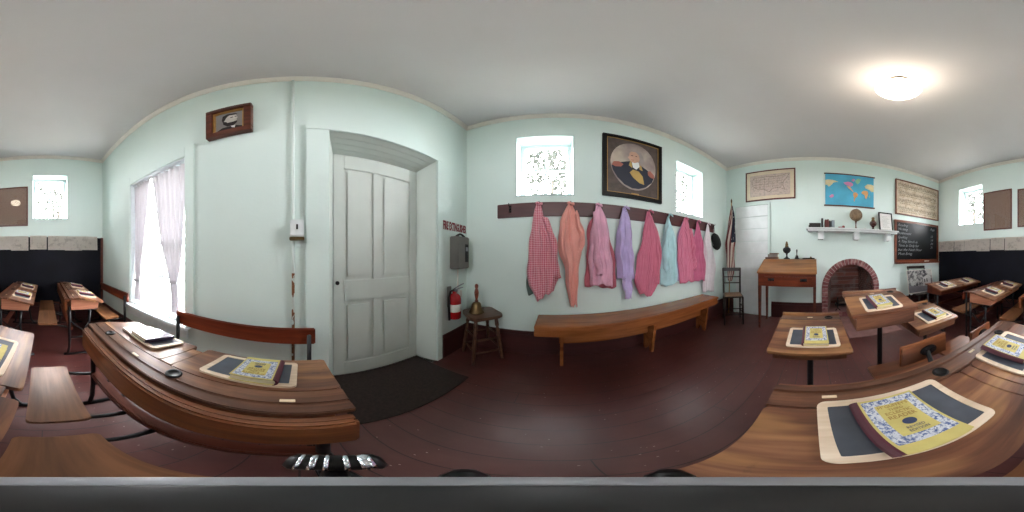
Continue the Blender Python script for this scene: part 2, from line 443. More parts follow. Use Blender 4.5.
wall('wall_east', 'E', YS, YN, -.1, ZC+.1, HE, .25)
ww = wall('wall_west', 'W', YS, YN, -.1, ZC+.1, HW, .30)
# floor and ceiling
o = B('floor', (XW-.9, XE+.3, YS-.3, YN+.3, -.1, 0), M['floor'], bev=0); struct(o)
o = B('ceiling', (XW-.3, XE+.3, YS-.3, YN+.3, ZC, ZC+.1), M['ceil'], bev=0); struct(o)
# crown moulding
def crown(name, p0, p1, inw):
    bm = bmesh.new(); p0, p1, inw = Vector(p0), Vector(p1), Vector(inw)
    prof = [(0, 0), (.012, 0), (.014, .012), (.022, .018), (.034, .03), (.040, .04), (.040, .052), (0, .052)]
    ra = [bm.verts.new(p0 + inw*a + Vector((0, 0, ZC-.052+b))) for a, b in prof]
    rb = [bm.verts.new(p1 + inw*a + Vector((0, 0, ZC-.052+b))) for a, b in prof]
    for i in range(len(prof)): j = (i+1) % len(prof); bm.faces.new((ra[i], ra[j], rb[j], rb[i]))
    bm.faces.new(ra); bm.faces.new(rb[::-1]); return struct(mk(name, bm, M['trim']))
crown('trim_1', (XW, YN, 0), (XE, YN, 0), (0, -1, 0)); crown('trim_2', (XW, YS, 0), (XE, YS, 0), (0, 1, 0))
crown('trim_3', (XE, YS, 0), (XE, YN, 0), (-1, 0, 0)); crown('trim_4', (XW, YS, 0), (XW, YN, 0), (1, 0, 0))
# baseboards
def baseb(name, segs, h=.285):
    bm = bmesh.new()
    for d in segs:
        x0, x1, y0, y1 = d; bbox_bm(bm, x0, x1, y0, y1, 0, h-.04, bev=.002)
        cx = abs(x1-x0) < abs(y1-y0)
        ix, iy = (.006, 0) if cx else (0, .006)
        bbox_bm(bm, x0+ix*(x0 > 0), x1-ix*(x0 < 0), y0+iy*(y0 > 0), y1-iy*(y0 < 0), h-.04, h, bev=.003)
    return struct(mk(name, bm, M['base']))
baseb('baseboard_south', [(XW, XE, YS, YS+.022)])
baseb('baseboard_east', [(XE-.022, XE, YS, -1.15), (XE-.022, XE, -.02, YN)])
baseb('baseboard_west', [(XW, XW+.022, YS, -1.43), (XW, XW+.022, -.70, FY-FR), (XW, XW+.022, FY+FR, YN)])
baseb('baseboard_north', [(XW, XE, YN-.022, YN)])

# ------------------------------------------------------------------ windows
def small_window(name, side, a0, a1, z0, z1, label):
    """deep plaster recess, white sash with four panes"""
    s = 1 if side == 'N' else -1; Y = YN if side == 'N' else YS
    wn = bpy.data.objects.new(name, None); C.objects.link(wn); struct(wn)
    dp = .20
    fr = .058
    # lining of the recess
    Bs('window_reveal', [(a0, a0+.012, Y, Y+s*dp, z0, z1), (a1-.012, a1, Y, Y+s*dp, z0, z1), (a0, a1, Y, Y+s*dp, z1-.012, z1), (a0, a1, Y-s*.006, Y+s*dp, z0, z0+.012)], M['reveal'], wn, .001)
    y0, y1 = Y+s*(dp-.0), Y+s*(dp+.04)
    cx, cz = (a0+a1)/2, (z0+z1)/2
    Bs('window_frame', [(a0, a0+fr, y0, y1, z0, z1), (a1-fr, a1, y0, y1, z0, z1), (a0+fr, a1-fr, y0, y1, z1-fr, z1), (a0+fr, a1-fr, y0, y1, z0, z0+fr)], M['sash'], wn, .003)
    Bs('muntin', [(cx-.013, cx+.013, y0+s*.008, y1-s*.008, z0, z1), (a0, a1, y0+s*.009, y1-s*.009, cz-.013, cz+.013)], M['sash'], wn, .002)
    for i, (p, q) in enumerate(((a0+fr, cx-.013), (cx+.013, a1-fr))):
        for (u, v) in ((z0+fr, cz-.013), (cz+.013, z1-fr)):
            B('pane', (p, q, Y+s*(dp+.018), Y+s*(dp+.022), u, v), M['glass'], wn, 0)
    return wn
small_window('window_1', 'N', *HN[0], '')
small_window('window_2', 'N', *HN[1], '')
small_window('window_3', 'S', *HS[0], '')
small_window('window_4', 'S', *HS[1], '')
# large sash window in the east wall
a0, a1, z0, z1 = HE[0]
wn = bpy.data.objects.new('window_5', None); C.objects.link(wn); struct(wn)
Bs('window_reveal', [(XE, XE+.16, a0, a0+.012, z0, z1), (XE, XE+.16, a1-.012, a1, z0, z1), (XE, XE+.16, a0, a1, z1-.012, z1), (XE, XE+.16, a0, a1, z0, z0+.012)], M['sash'], wn, .001)
xs0, xs1 = XE+.12, XE+.155
Bs('window_frame', [(xs0, xs1, a0, a0+.05, z0, z1), (xs0, xs1, a1-.05, a1, z0, z1), (xs0, xs1, a0+.05, a1-.05, z1-.05, z1), (xs0, xs1, a0+.05, a1-.05, z0, z0+.07), (xs0-.01, xs1, a0, a1, 1.19, 1.235)], M['sash'], wn, .003)
cy = (a0+a1)/2
Bs('muntin', [(xs0+.008, xs1-.008, cy-.014, cy+.014, z0, z1), (xs0+.009, xs1-.009, a0, a1, .856, .884), (xs0+.009, xs1-.009, a0, a1, 1.556, 1.584)], M['sash'], wn, .002)
for (p, q) in ((a0+.05, cy-.01), (cy+.01, a1-.05)):
    for (u, v) in ((z0+.07, .86), (.88, 1.19), (1.235, 1.56), (1.58, z1-.05)):
        B('pane', (XE+.138, XE+.141, p, q, u, v), M['glass'], wn, 0)
B('window_sill', (XE-.075, XE+.12, a0-.06, a1+.06, z0-.035, z0), M['sash'], wn, .006)
B('window_apron', (XE-.02, XE, a0-.03, a1+.03, z0-.14, z0-.035), M['sash'], wn, .004)
# wide flat casings on the east wall
c1 = Bs('trim_5', [(XE-.014, XE, .745, .835, z0, 2.09), (XE-.014, XE, 1.675, 1.765, z0, 2.09), (XE-.014, XE, .835, 1.675, 1.975, 2.09)], M['wall'], None, .003); struct(c1)
# curtains
def grid_sheet(L_, R_, fn, rows=26, cols=26):
    """L_,R_ : lists of (a,z); fn(u,v,a,z)->xyz"""
    bm = bmesh.new(); n = len(L_)
    def at(P, v):
        s = v*(n-1); i = min(int(s), n-2); f = s-i
        return (P[i][0]*(1-f)+P[i+1][0]*f, P[i][1]*(1-f)+P[i+1][1]*f)
    g = []
    for r in range(rows+1):
        v = r/rows; l, rr = at(L_, v), at(R_, v); row = []
        for c in range(cols+1):
            u = c/cols; row.append(bm.verts.new(fn(u, v, l[0]*(1-u)+rr[0]*u, l[1]*(1-u)+rr[1]*u)))
        g.append(row)
    for r in range(rows):
        for c in range(cols): bm.faces.new((g[r][c], g[r][c+1], g[r+1][c+1], g[r+1][c]))
    return bm
def curtain(Lp, Rp, label, tie):
    def fn(u, v, a, z):
        return (XE+.045+.014*math.sin(u*42+v*2)+.006*math.sin(u*17), a, z)
    bm = grid_sheet(Lp, Rp, fn, 30, 60)
    t = thing('window_curtain', label, 'curtain', (0, 0, 0), group='sheer white curtains of the tall window')
    mk('curtain_panel', bm, M['curtain'], t, True)
    ya, yb, z = tie
    B('tieback', (XE+.022, XE+.068, ya, yb, z-.012, z+.012), M['curtain'], t, .004)
curtain([(1.663, 1.955), (1.662, 1.584), (1.66, 1.214), (1.655, .939), (1.645, .795), (1.65, .68), (1.658, .56)],
        [(1.336, 1.955), (1.38, 1.578), (1.438, 1.255), (1.492, 1.016), (1.53, .81), (1.52, .672), (1.502, .56)],
        'left sheer white curtain tied back, nearer the corner with the dark board', (1.535, 1.648, .80))
curtain([(1.319, 1.955), (1.254, 1.496), (1.201, 1.217), (1.121, .99), (1.061, .847), (1.042, .70), (1.035, .56)],
        [(.857, 1.955), (.866, 1.557), (.888, 1.231), (.916, .999), (.956, .859), (.944, .718), (.944, .56)],
        'right, fuller sheer white curtain tied back, nearer the small portrait', (.955, 1.063, .85))
t = thing('curtain_rod', 'thin white curtain rod across the top of the tall window', 'curtain rod')
T('rod', [(XE+.045, .85, 1.955), (XE+.045, 1.66, 1.955)], .007, M['sash'], t)
for yy in (.85, 1.66): L('end_cap', [(0, -.006), (.012, -.006), (.012, .006), (0, .006)], M['sash'], t, (XE+.045, yy, 1.955), 12)

# ------------------------------------------------------------------ entrance door in a splayed recess
XD = XE+.2
dr = bpy.data.objects.new('door_1', None); C.objects.link(dr); struct(dr)
dy0, dy1, dz1 = -1.0, -.235, 1.945
bm = bmesh.new()
bbox_bm(bm, XD, XD+.03, dy0, dy1, .012, dz1, .002)
mk('door_panel_field', bm, M['door'], dr)
st = []
for (p, q, u, v) in ((dy0+.0801, dy1-.0801, .012, .16), (dy0+.0801, dy1-.0801, .74, .90), (dy0+.0801, dy1-.0801, 1.80, dz1), (dy0, dy0+.08, .012, dz1), (dy1-.08, dy1, .012, dz1), (-.625, -.555, .161, .739), (-.625, -.555, .901, 1.799)):
    st.append((XD-.012, XD+.002, p, q, u, v))
Bs('door_stiles', st, M['door'], dr, .004)
pn = []
for p, q in ((dy0+.105, -.65), (-.53, dy1-.105)):
    for u, v in ((.19, .71), (.93, 1.77)): pn.append((XD-.010, XD+.002, p, q, u, v))
Bs('raised_panel', pn, M['door'], dr, .008)
L('door_knob', [(0, -.03), (.012, -.03), (.016, -.02), (.012, -.008), (.006, -.004), (.012, 0), (0, 0)], M['black'], dr, (0, 0, 0), 14, Matrix.Translation((XD-.014, -.262, .885)) @ RM(0, PI/2, 0))
# jambs (splayed, tongue-and-groove soffit)
def splay(name, pts, mat):
    bm = bmesh.new(); vs = [bm.verts.new(p) for p in pts]
    for f in ((0, 1, 2, 3), (4, 5, 6, 7), (0, 1, 5, 4), (1, 2, 6, 5), (2, 3, 7, 6), (3, 0, 4, 7)): bm.faces.new([vs[i] for i in f])
    return mk(name, bm, mat, dr)
nb = 4
for k in range(nb):
    xa, xb = XE+.2*k/nb, XE+.2*(k+1)/nb-.004
    za, zb = 2.035-.09*k/nb, 2.035-.09*(k+1)/nb
    splay('soffit_board', [(xa, -1.07, za), (xa, -.17, za), (xa, -.17, za+.03+.1*k/nb), (xa, -1.07, za+.03+.1*k/nb), (xb, -1.07, zb), (xb, -.17, zb), (xb, -.17, zb+.04+.1*k/nb), (xb, -1.07, zb+.04+.1*k/nb)], M['jamb'])
splay('jamb', [(XE, -1.07, 0), (XE, -1.07, 2.04), (XE, -1.12, 2.04), (XE, -1.12, 0), (XD, -1.0, 0), (XD, -1.0, 1.96), (XD, -1.12, 1.96), (XD, -1.12, 0)], M['jamb'])
splay('jamb', [(XE, -.17, 0), (XE, -.17, 2.04), (XE, -.12, 2.04), (XE, -.12, 0), (XD, -.235, 0), (XD, -.235, 1.96), (XD, -.12, 1.96), (XD, -.12, 0)], M['jamb'])
B('door_backing', (XD+.03, XD+.06, -1.15, -.1, -.05, 2.1), M['jamb'], dr, 0)
c2 = Bs('trim_6', [(XE-.018, XE, -.17, -.03, 0, 2.04), (XE-.018, XE, -1.14, -1.07, 0, 2.04), (XE-.018, XE, -1.14, -.03, 2.035, 2.10)], M['wall'], None, .004); struct(c2)
# painted pipe chase from the ceiling
m, t_, b = newmat('chipped_painted_strip')
sz = N(t_, 'ShaderNodeSeparateXYZ'); t_.links.new(coords(t_), sz.inputs[0])
n = N(t_, 'ShaderNodeTexNoise', Scale=18.0, Detail=5.0); t_.links.new(coords(t_), n.inputs['Vector'])
msk = math_(t_, 'MULTIPLY', math_(t_, 'GREATER_THAN', n.outputs[0], .49), math_(t_, 'LESS_THAN', sz.outputs['Z'], .98))
t_.links.new(mix(t_, msk, '#d2dcd9', '#7d4f2c'), b.inputs['Base Color']); b.inputs['Roughness'].default_value = .6
M['chip'] = m
p = tag(T('wall_pipe', [(XE-.012, .045, .03), (XE-.012, .045, 2.88)], .009, M['wall'], seg=10), 'thin mint painted pipe running from ceiling down past the thermostat', 'pipe')
p.data.materials[0] = M['chip']

# ------------------------------------------------------------------ closed plank door in the west wall
dw = bpy.data.objects.new('door_2', None); C.objects.link(dw); struct(dw)
d0, d1, dz = -1.40, -.73, 2.0
Bs('door_plank', [(XW, XW+.018, d0+.03, d1-.03, .02+k*.221, .235+k*.221) for k in range(9)], M['white'], dw, .004)
Bs('door_frame', [(XW, XW+.026, d0-.01, d0+.03, 0, dz+.04), (XW, XW+.026, d1-.03, d1+.01, 0, dz+.04), (XW, XW+.026, d0, d1, dz, dz+.04)], M['wall'], dw, .003)

# ================================================================== OUTSIDE
o = B('ground', (-30, 30, -30, 30, -.5, -.45), M['grass'], bev=0); struct(o)
def tree(x, y, hgt, r, label, seed):
    rnd = random.Random(seed)
    t = thing('garden_tree', label, 'tree', (x, y, -.45), group='trees outside the windows')
    T('trunk', [(0, 0, 0), (.1, 0, hgt*.4), (.05, .1, hgt*.75)], [.22, .16, .07], M['bark'], t, 10)
    bm = bmesh.new()
    for i in range(1100):
        d = Vector((rnd.gauss(0, 1), rnd.gauss(0, 1), rnd.gauss(0, 1))).normalized()*r*rnd.random()**.45
        c = d + Vector((0, 0, hgt*.85)); c += Vector((math.sin(d.z*3), math.cos(d.x*3), 0))*.25
        s = .10+.10*rnd.random()
        a = Vector((rnd.gauss(0, 1), rnd.gauss(0, 1), rnd.gauss(0, 1))).normalized(); b2 = a.orthogonal().normalized()
        vs_ = [bm.verts.new(c+q) for q in (a*s, b2*s*.6, -a*s, -b2*s*.6)]
        bm.faces.new(vs_)
    mk('foliage', bm, M['leaf'], t)
tree(.9, 11.5, 6.9, 2.5, 'leafy tree seen through the small window above the papers, nearest the curtains', 3)
tree(-7.0, 10.5, 7.2, 2.5, 'leafy tree seen through the small window beside the framed documents', 4)
tree(.2, -9.5, 8.2, 2.6, 'leafy tree seen through the small window left of the large portrait', 5)
tree(-9.3, -8.2, 8.4, 2.6, 'leafy tree seen through the small window right of the large portrait', 6)
tree(9.5, 16.5, 3.6, 2.2, 'leafy tree seen through the tall curtained window', 8)
t = thing('porch_post', 'white porch post outside the tall curtained window', 'post', (2.3, 2.35, -.45))
B('shaft', (-.07, .07, -.07, .07, .1, 3.2), M['white'], t, .01); B('plinth', (-.1, .1, -.1, .1, 0, .12), M['white'], t, .01); B('capital', (-.1, .1, -.1, .1, 3.2, 3.3), M['white'], t, .01)

# ================================================================== CEILING LAMP
t = thing('ceiling_lamp', 'lit opal glass ceiling lamp on a brown fitting', 'ceiling lamp', (-.861, .501, 2.705))
gp = [(0, -.088), (.03, -.086), (.075, -.074), (.115, -.048), (.138, -.014), (.145, .01), (.138, .034), (.11, .06), (.075, .078), (.05, .084)]
L('globe', gp, M['globe'], t, seg=32)
L('fitter', [(.048, .08), (.056, .085), (.056, .11), (.045, .125), (.02, .14), (.012, .16), (.012, .19), (.035, .205), (.06, .215), (.065, .2265), (0, .2265)], M['brass'], t, seg=24)
L('finial', [(0, -.10), (.006, -.098), (.008, -.092), (.006, -.086), (0, -.085)], M['brass'], t, seg=12)

# ================================================================== WALL PICTURES
def frame(name, side, a0, a1, z0, z1, fw, dp, fmat, cmat, label, cat, off=0, inner=None, group=None):
    """a0,a1 measured in wall-local reading direction"""
    t = thing(name, label, cat, group=group); W = WALLM[side]
    Bs('frame', [(a0, a1, z0, z0+fw, off, off+dp), (a0, a1, z1-fw, z1, off, off+dp), (a0, a0+fw, z0+fw, z1-fw, off, off+dp), (a1-fw, a1, z0+fw, z1-fw, off, off+dp)], fmat, t, .003, W)
    if inner:
        g = fw; h = .010
        Bs('inner_edge', [(a0+g, a1-g, z0+g, z0+g+h, off, off+dp*.7), (a0+g, a1-g, z1-g-h, z1-g, off, off+dp*.7), (a0+g, a0+g+h, z0+g+h, z1-g-h, off, off+dp*.7), (a1-g-h, a1-g, z0+g+h, z1-g-h, off, off+dp*.7)], inner, t, .002, W)
    c = B('picture', (a0+fw*.9, a1-fw*.9, z0+fw*.9, z1-fw*.9, off, off+dp*.45), cmat, t, 0, xf=W)
    return t
def poly(name, pts, mat, t, W, d, th=.0012):
    bm = bmesh.new(); prism(bm, pts, d, d+th, W); return mk(name, bm, mat, t)
def ell(cx, cz, rx, rz, n=36, a0=0): return [(cx+rx*math.cos(2*PI*k/n+a0), cz+rz*math.sin(2*PI*k/n+a0)) for k in range(n)]

# -- large portrait, south wall: local a = -x ; the sitter is an invented gentleman
M['pbg'] = plain('portrait_brown_surround', '#4d403b', .5, var=.1, vscale=20, coat=.3)
def sky_mat():
    m, t, b = newmat('portrait_cloudy_sky')
    n = N(t, 'ShaderNodeTexNoise', Scale=3.5, Detail=3.0); t.links.new(coords(t), n.inputs['Vector'])
    t.links.new(ramp(t, n.outputs[0], [(.3, '#6b5a60'), (.55, '#a3958d'), (.75, '#c9bda8')]), b.inputs['Base Color']); b.inputs['Roughness'].default_value = .5
    return m
M['psky'] = sky_mat()
M['pcoat'] = plain('painted_navy_coat', '#1c2233', .5); M['pskin'] = plain('painted_skin', '#c49a85', .5); M['phair'] = plain('painted_grey_hair', '#9a8f8c', .5)
M['pbuff'] = plain('painted_buff_lapel', '#b0904e', .5); M['pepau'] = plain('painted_red_epaulette', '#9c5a4c', .5)
a0, a1, z0, z1 = .451, 1.170, 1.725, 2.615
t = frame('large_portrait', 'S', a0, a1, z0, z1, .045, .035, M['black'], M['pbg'], 'large black and gold framed oval portrait of a grey-haired man in navy coat', 'picture', inner=M['gold'])
W = WALLM['S']; cx, cz = (a0+a1)/2, (z0+z1)/2+.01; d = .0158
poly('oval_background', ell(cx, cz, .275, .345), M['psky'], t, W, d)
def sc(pts, s=1.0): return [(cx+x*s, cz+z*s) for x, z in pts]
poly('coat', sc([(-.262, -.06), (-.20, -.01), (-.10, .03), (-.04, .05), (.06, .02), (.14, -.02), (.21, -.06), (.255, -.11), (.22, -.2), (.14, -.28), (.05, -.32), (-.03, -.325), (-.12, -.29), (-.2, -.21), (-.25, -.12)]), M['pcoat'], t, W, d+.0012)
poly('epaulette', sc([(-.262, -.05), (-.24, -.0), (-.18, .01), (-.13, -.02), (-.16, -.06), (-.22, -.07)]), M['pepau'], t, W, d+.0024)
poly('epaulette', sc([(.165, -.05), (.20, -.03), (.25, -.08), (.258, -.13), (.21, -.13), (.17, -.10)]), M['pepau'], t, W, d+.0024)
poly('waistcoat', sc([(-.02, -.07), (.05, -.08), (.10, -.14), (.12, -.25), (.06, -.24), (-.02, -.18), (-.06, -.12)]), M['pbuff'], t, W, d+.0024)
poly('collar', sc([(-.07, -.02), (-.05, .06), (-.03, .0), (-.03, -.05)]), M['pbuff'], t, W, d+.003)
poly('collar', sc([(.05, .03), (.085, .0), (.10, -.06), (.06, -.05)]), M['pbuff'], t, W, d+.003)
poly('cravat', sc([(-.04, .06), (.05, .05), (.06, -.01), (.02, -.06), (-.02, -.04)]), M['white'], t, W, d+.0036)
poly('hair', sc([(-.05, .17), (-.03, .22), (.03, .235), (.08, .21), (.11, .15), (.115, .08), (.09, .03), (.05, .06), (0, .10)]), M['phair'], t, W, d+.0036)
poly('face', sc([(-.065, .16), (-.045, .20), (.01, .205), (.05, .17), (.06, .11), (.05, .06), (.0, .03), (-.04, .035), (-.06, .065), (-.082, .10), (-.065, .125)]), M['pskin'], t, W, d+.0048)
poly('eye', sc([(-.045, .138), (-.02, .142), (-.02, .133), (-.045, .130)]), M['inkblack'], t, W, d+.006)
poly('eye', sc([(.008, .142), (.03, .14), (.03, .131), (.008, .133)]), M['inkblack'], t, W, d+.006)
poly('mouth', sc([(-.045, .072), (-.01, .074), (-.01, .066), (-.045, .066)]), M['pepau'], t, W, d+.006)
B('name_plate', (cx-.045, cx+.045, z0+.045, z0+.063, .02, .036), M['gold'], t, .001, xf=W)

# -- small portrait, east wall (deep box frame), invented bearded man in black and white
t = thing('small_portrait', 'small deep dark-framed black and white portrait of a bearded man above the pipe', 'picture')
W = WALLM['E']; a0, a1, z0, z1 = -.614, -.292, 2.05, 2.425; fw = .05
Bs('frame', [(a0, a1, z0, z0+fw, 0, .05), (a0, a1, z1-fw, z1, 0, .05), (a0, a0+fw, z0+fw, z1-fw, 0, .05), (a1-fw, a1, z0+fw, z1-fw, 0, .05)], M['wdark'], t, .004, W)
Bs('inner_edge', [(a0+fw, a1-fw, z0+fw, z0+fw+.012, 0, .035), (a0+fw, a1-fw, z1-fw-.012, z1-fw, 0, .035), (a0+fw, a0+fw+.012, z0+fw, z1-fw, 0, .035), (a1-fw-.012, a1-fw, z0+fw, z1-fw, 0, .035)], M['gold'], t, .002, W)
B('picture', (a0+fw, a1-fw, z0+fw, z1-fw, .002, .014), plain('portrait_grey_paper', '#8d8a88', .6, var=.03), t, 0, xf=W)
cx, cz = (a0+a1)/2+.01, (z0+z1)/2; d = .0142
poly('coat', sc([(-.105, -.132), (-.095, -.10), (-.06, -.075), (.035, -.07), (.08, -.09), (.105, -.132)]), M['inkblack'], t, W, d)
poly('shirt', sc([(.0, -.065), (.035, -.07), (.03, -.10), (.01, -.09)]), M['white'], t, W, d+.0012)
poly('face', sc([(-.035, .07), (.0, .085), (.038, .08), (.046, .05), (.052, .03), (.044, .02), (.045, -.01), (.02, -.04), (-.025, -.04), (-.045, .0), (-.045, .04)]), M['offwhite'], t, W, d+.0012)
poly('hair', sc([(-.062, .03), (-.055, .085), (-.02, .105), (.03, .10), (.052, .085), (.03, .078), (-.01, .08), (-.03, .055), (-.04, .02), (-.055, .0)]), M['inkblack'], t, W, d+.0024)
poly('beard', sc([(-.055, .005), (-.03, -.005), (-.02, -.022), (.02, -.02), (.048, -.012), (.045, -.04), (.02, -.07), (-.02, -.07), (-.05, -.035)]), M['inkblack'], t, W, d+.0024)
poly('eye', sc([(.0, .048), (.018, .052), (.02, .042), (.0, .040)]), M['inkblack'], t, W, d+.0024)
poly('eye', sc([(.032, .052), (.043, .05), (.043, .042), (.032, .043)]), M['inkblack'], t, W, d+.0024)

# -- two documents on the north wall
frame('framed_document', 'N', -1.512, -.957, 1.555, 2.312, .022, .02, M['wdark'], M['oldpaper'], 'brown framed document next to the small window, left of its twin', 'picture', group='brown documents above the long dark board')
frame('framed_document', 'N', -.855, -.273, 1.575, 2.282, .022, .02, M['wdark'], M['oldpaper'], 'brown framed document with the ceiling lamp mirrored in its glass', 'picture', group='brown documents above the long dark board')
for o_ in [o for o in C.objects if o.name.startswith('framed_document')]:
    ch = o_.children; W = WALLM['N']
    a0_, a1_, q0, q1 = (-1.49, -.98, 1.577, 2.29) if o_.name == 'framed_document' else (-.833, -.295, 1.597, 2.26)
    B('glass_pane', (a0_, a1_, q0, q1, .0095, .0115), M['glass'], o_, 0, xf=W)

# -- map of a country, west wall above door
t = frame('framed_map', 'W', -1.174, -.288, 2.085, 2.71, .022, .02, M['redfr'], M['matboard'], 'red-brown framed pale engraved map above the white plank door', 'picture')
W = WALLM['W']; d = .0092
B('map_sheet', (-1.09, -.375, 2.17, 2.615, .009, .0105), M['mapink'], t, 0, xf=W)
us = [(-1.06, 2.50), (-1.0, 2.56), (-.75, 2.57), (-.62, 2.55), (-.52, 2.56), (-.45, 2.60), (-.40, 2.58), (-.44, 2.50), (-.50, 2.42), (-.50, 2.36), (-.46, 2.26), (-.50, 2.28), (-.56, 2.32), (-.68, 2.30), (-.74, 2.24), (-.82, 2.30), (-.95, 2.32), (-1.03, 2.38)]
bm = bmesh.new()
tube(bm, [(x, z, .0112) for x, z in us+[us[0]]], .0018, 4)
for k in range(7): tube(bm, [(-.98+k*.075, 2.33, .0112), (-.975+k*.078, 2.55, .0112)], .001, 4)
for k in range(4): tube(bm, [(-1.02, 2.36+k*.05, .0112), (-.5, 2.36+k*.05, .0112)], .001, 4)
for v in bm.verts: v.co = W @ v.co
mk('engraved_outline', bm, M['inkblack'], t)

# -- world map on two dark rods
t = thing('wall_map', 'blue world map hanging between two dark rods above the mantel', 'map')
m0, m1, mz0, mz1 = .195, 1.066, 1.945, 2.59
B('map_sheet', (m0+.012, m1-.012, mz0+.01, mz1-.01, .012, .014), M['ocean'], t, 0, xf=W)
Bs('rod', [(m0-.01, m1+.01, mz1-.018, mz1+.004, .004, .026)], M['wdark'], t, .004, W)
Bs('rod', [(m0-.01, m1+.01, mz0-.004, mz0+.018, .004, .026)], M['wdark'], t, .004, W)
def mp(pts): return [(m0+.012+x*(m1-m0-.024), mz0+.01+y*(mz1-mz0-.02)) for x, y in pts]
lands = [('land3', [(.0, .78), (.06, .80), (.14, .79), (.22, .76), (.26, .73), (.2, .72), (.16, .70), (.13, .64), (.1, .60), (.07, .56), (.05, .60), (.02, .63), (0, .62)]),
         ('land2', [(.08, .27), (.13, .33), (.17, .31), (.16, .25), (.12, .22), (.08, .24)]),
         ('land2', [(.36, .72), (.44, .76), (.52, .75), (.56, .70), (.55, .64), (.50, .60), (.45, .64), (.40, .66)]),
         ('land1', [(.42, .63), (.49, .60), (.52, .54), (.55, .48), (.57, .44), (.54, .46), (.49, .52), (.45, .57)]),
         ('land4', [(.60, .82), (.66, .90), (.72, .88), (.69, .76), (.65, .70), (.61, .76)]),
         ('land2', [(.52, .80), (.55, .88), (.60, .86), (.57, .78)]),
         ('land1', [(.57, .42), (.62, .44), (.66, .38), (.64, .30), (.60, .24), (.585, .14), (.57, .16), (.575, .28), (.555, .36)]),
         ('land3', [(.80, .66), (.86, .74), (.94, .75), (1.0, .73), (1.0, .52), (.95, .50), (.91, .56), (.86, .58), (.82, .60)]),
         ('land1', [(.73, .46), (.78, .52), (.86, .52), (.88, .44), (.86, .34), (.84, .26), (.81, .28), (.80, .38), (.74, .41)]),
         ('land4', [(.90, .40), (.92, .36), (.91, .30), (.89, .34)])]
for mt, pts in lands: poly('continent', mp(pts), M[mt], t, W, .0142)

# -- music chart
t = thing('music_chart', 'aged music chart with four staves in a dark frame above the chalkboard', 'chart')
c0, c1_, q0, q1 = 1.493, 2.60, 1.895, 2.665
Bs('frame', [(c0, c1_, q0, q0+.022, .0, .035), (c0, c1_, q1-.022, q1, .0, .035), (c0, c0+.022, q0, q1, .0, .035), (c1_-.012, c1_, q0, q1, .0, .035)], M['bfr'], t, .003, W)
B('chart_sheet', (c0+.02, c1_-.01, q0+.02, q1-.02, .01, .014), M['music'], t, 0, xf=W)
rnd = random.Random(5)
for k in range(4):
    zc = q1-.12-k*.172; bm = bmesh.new()
    for j in range(5): bbox_bm(bm, c0+.06, c1_-.06, zc-.03+j*.015, zc-.0275+j*.015, .0142, .0150, mat=W)
    for q in range(26):
        xx = c0+.10+q*.037; zz = zc-.025+rnd.choice([0, 1, 2, 3, 4])*.0125
        bbox_bm(bm, xx, xx+.013, zz, zz+.010, .0142, .0155, mat=W); bbox_bm(bm, xx+.011, xx+.0135, zz, zz+.045, .0142, .0155, mat=W)
    for q in range(22): 
        xx = c0+.10+q*.042; bbox_bm(bm, xx, xx+.026, zc-.065, zc-.057, .0142, .0150, mat=W)
    mk('stave', bm, M['inkblack'], t)

# -- chalkboard
t = thing('chalkboard', 'black chalkboard with white handwriting in a reddish wood frame', 'chalkboard')
c0, c1_, q0, q1 = 1.475, 2.60, .935, 1.785
Bs('frame', [(c0, c1_, q0+.03, q0+.08, 0, .028), (c0, c1_, q1-.045, q1, 0, .028), (c0, c0+.045, q0+.05, q1-.03, 0, .028), (c1_-.045, c1_, q0+.05, q1-.03, 0, .028)], M['bfr'], t, .003, W)
B('writing_surface', (c0+.04, c1_-.04, q0+.06, q1-.04, .004, .016), M['chalkb'], t, 0, xf=W)
B('chalk_tray', (c0, c1_, q0, q0+.03, .0, .075), M['bfr'], t, .004, xf=W)
lines = ['Reading', 'Writing', 'Arithmetic', 'Spelling', 'A Tiny Stitch in', 'Time is Only for', 'but the Next Hour', 'Must Bring']
for k, s in enumerate(lines):
    text('chalk_writing', s, .074 if k > 3 else .07, M['chalk'], t, W @ Matrix.Translation((c0+.07, q1-.10-k*.080, .0168)), .0005, 'LEFT', .35)
for k, s in enumerate(['Page', '', '12', '14', '20', '31']):
    if s: text('chalk_writing', s, .07, M['chalk'], t, W @ Matrix.Translation((c1_-.24, q1-.12-k*.080, .0168)), .0005, 'LEFT', .35)
tag(B('chalkboard_eraser', (2.21, 2.29, 0, 0, 0, 0), M['offwhite'], None, 0), 'x', 'x') if False else None
ch = tag(B('chalk_eraser', (XW+.02, XW+.06, 2.18, 2.30, q0+.0305, q0+.052), M['offwhite'], None, .006), 'pale chalk eraser lying on the chalkboard tray', 'eraser')

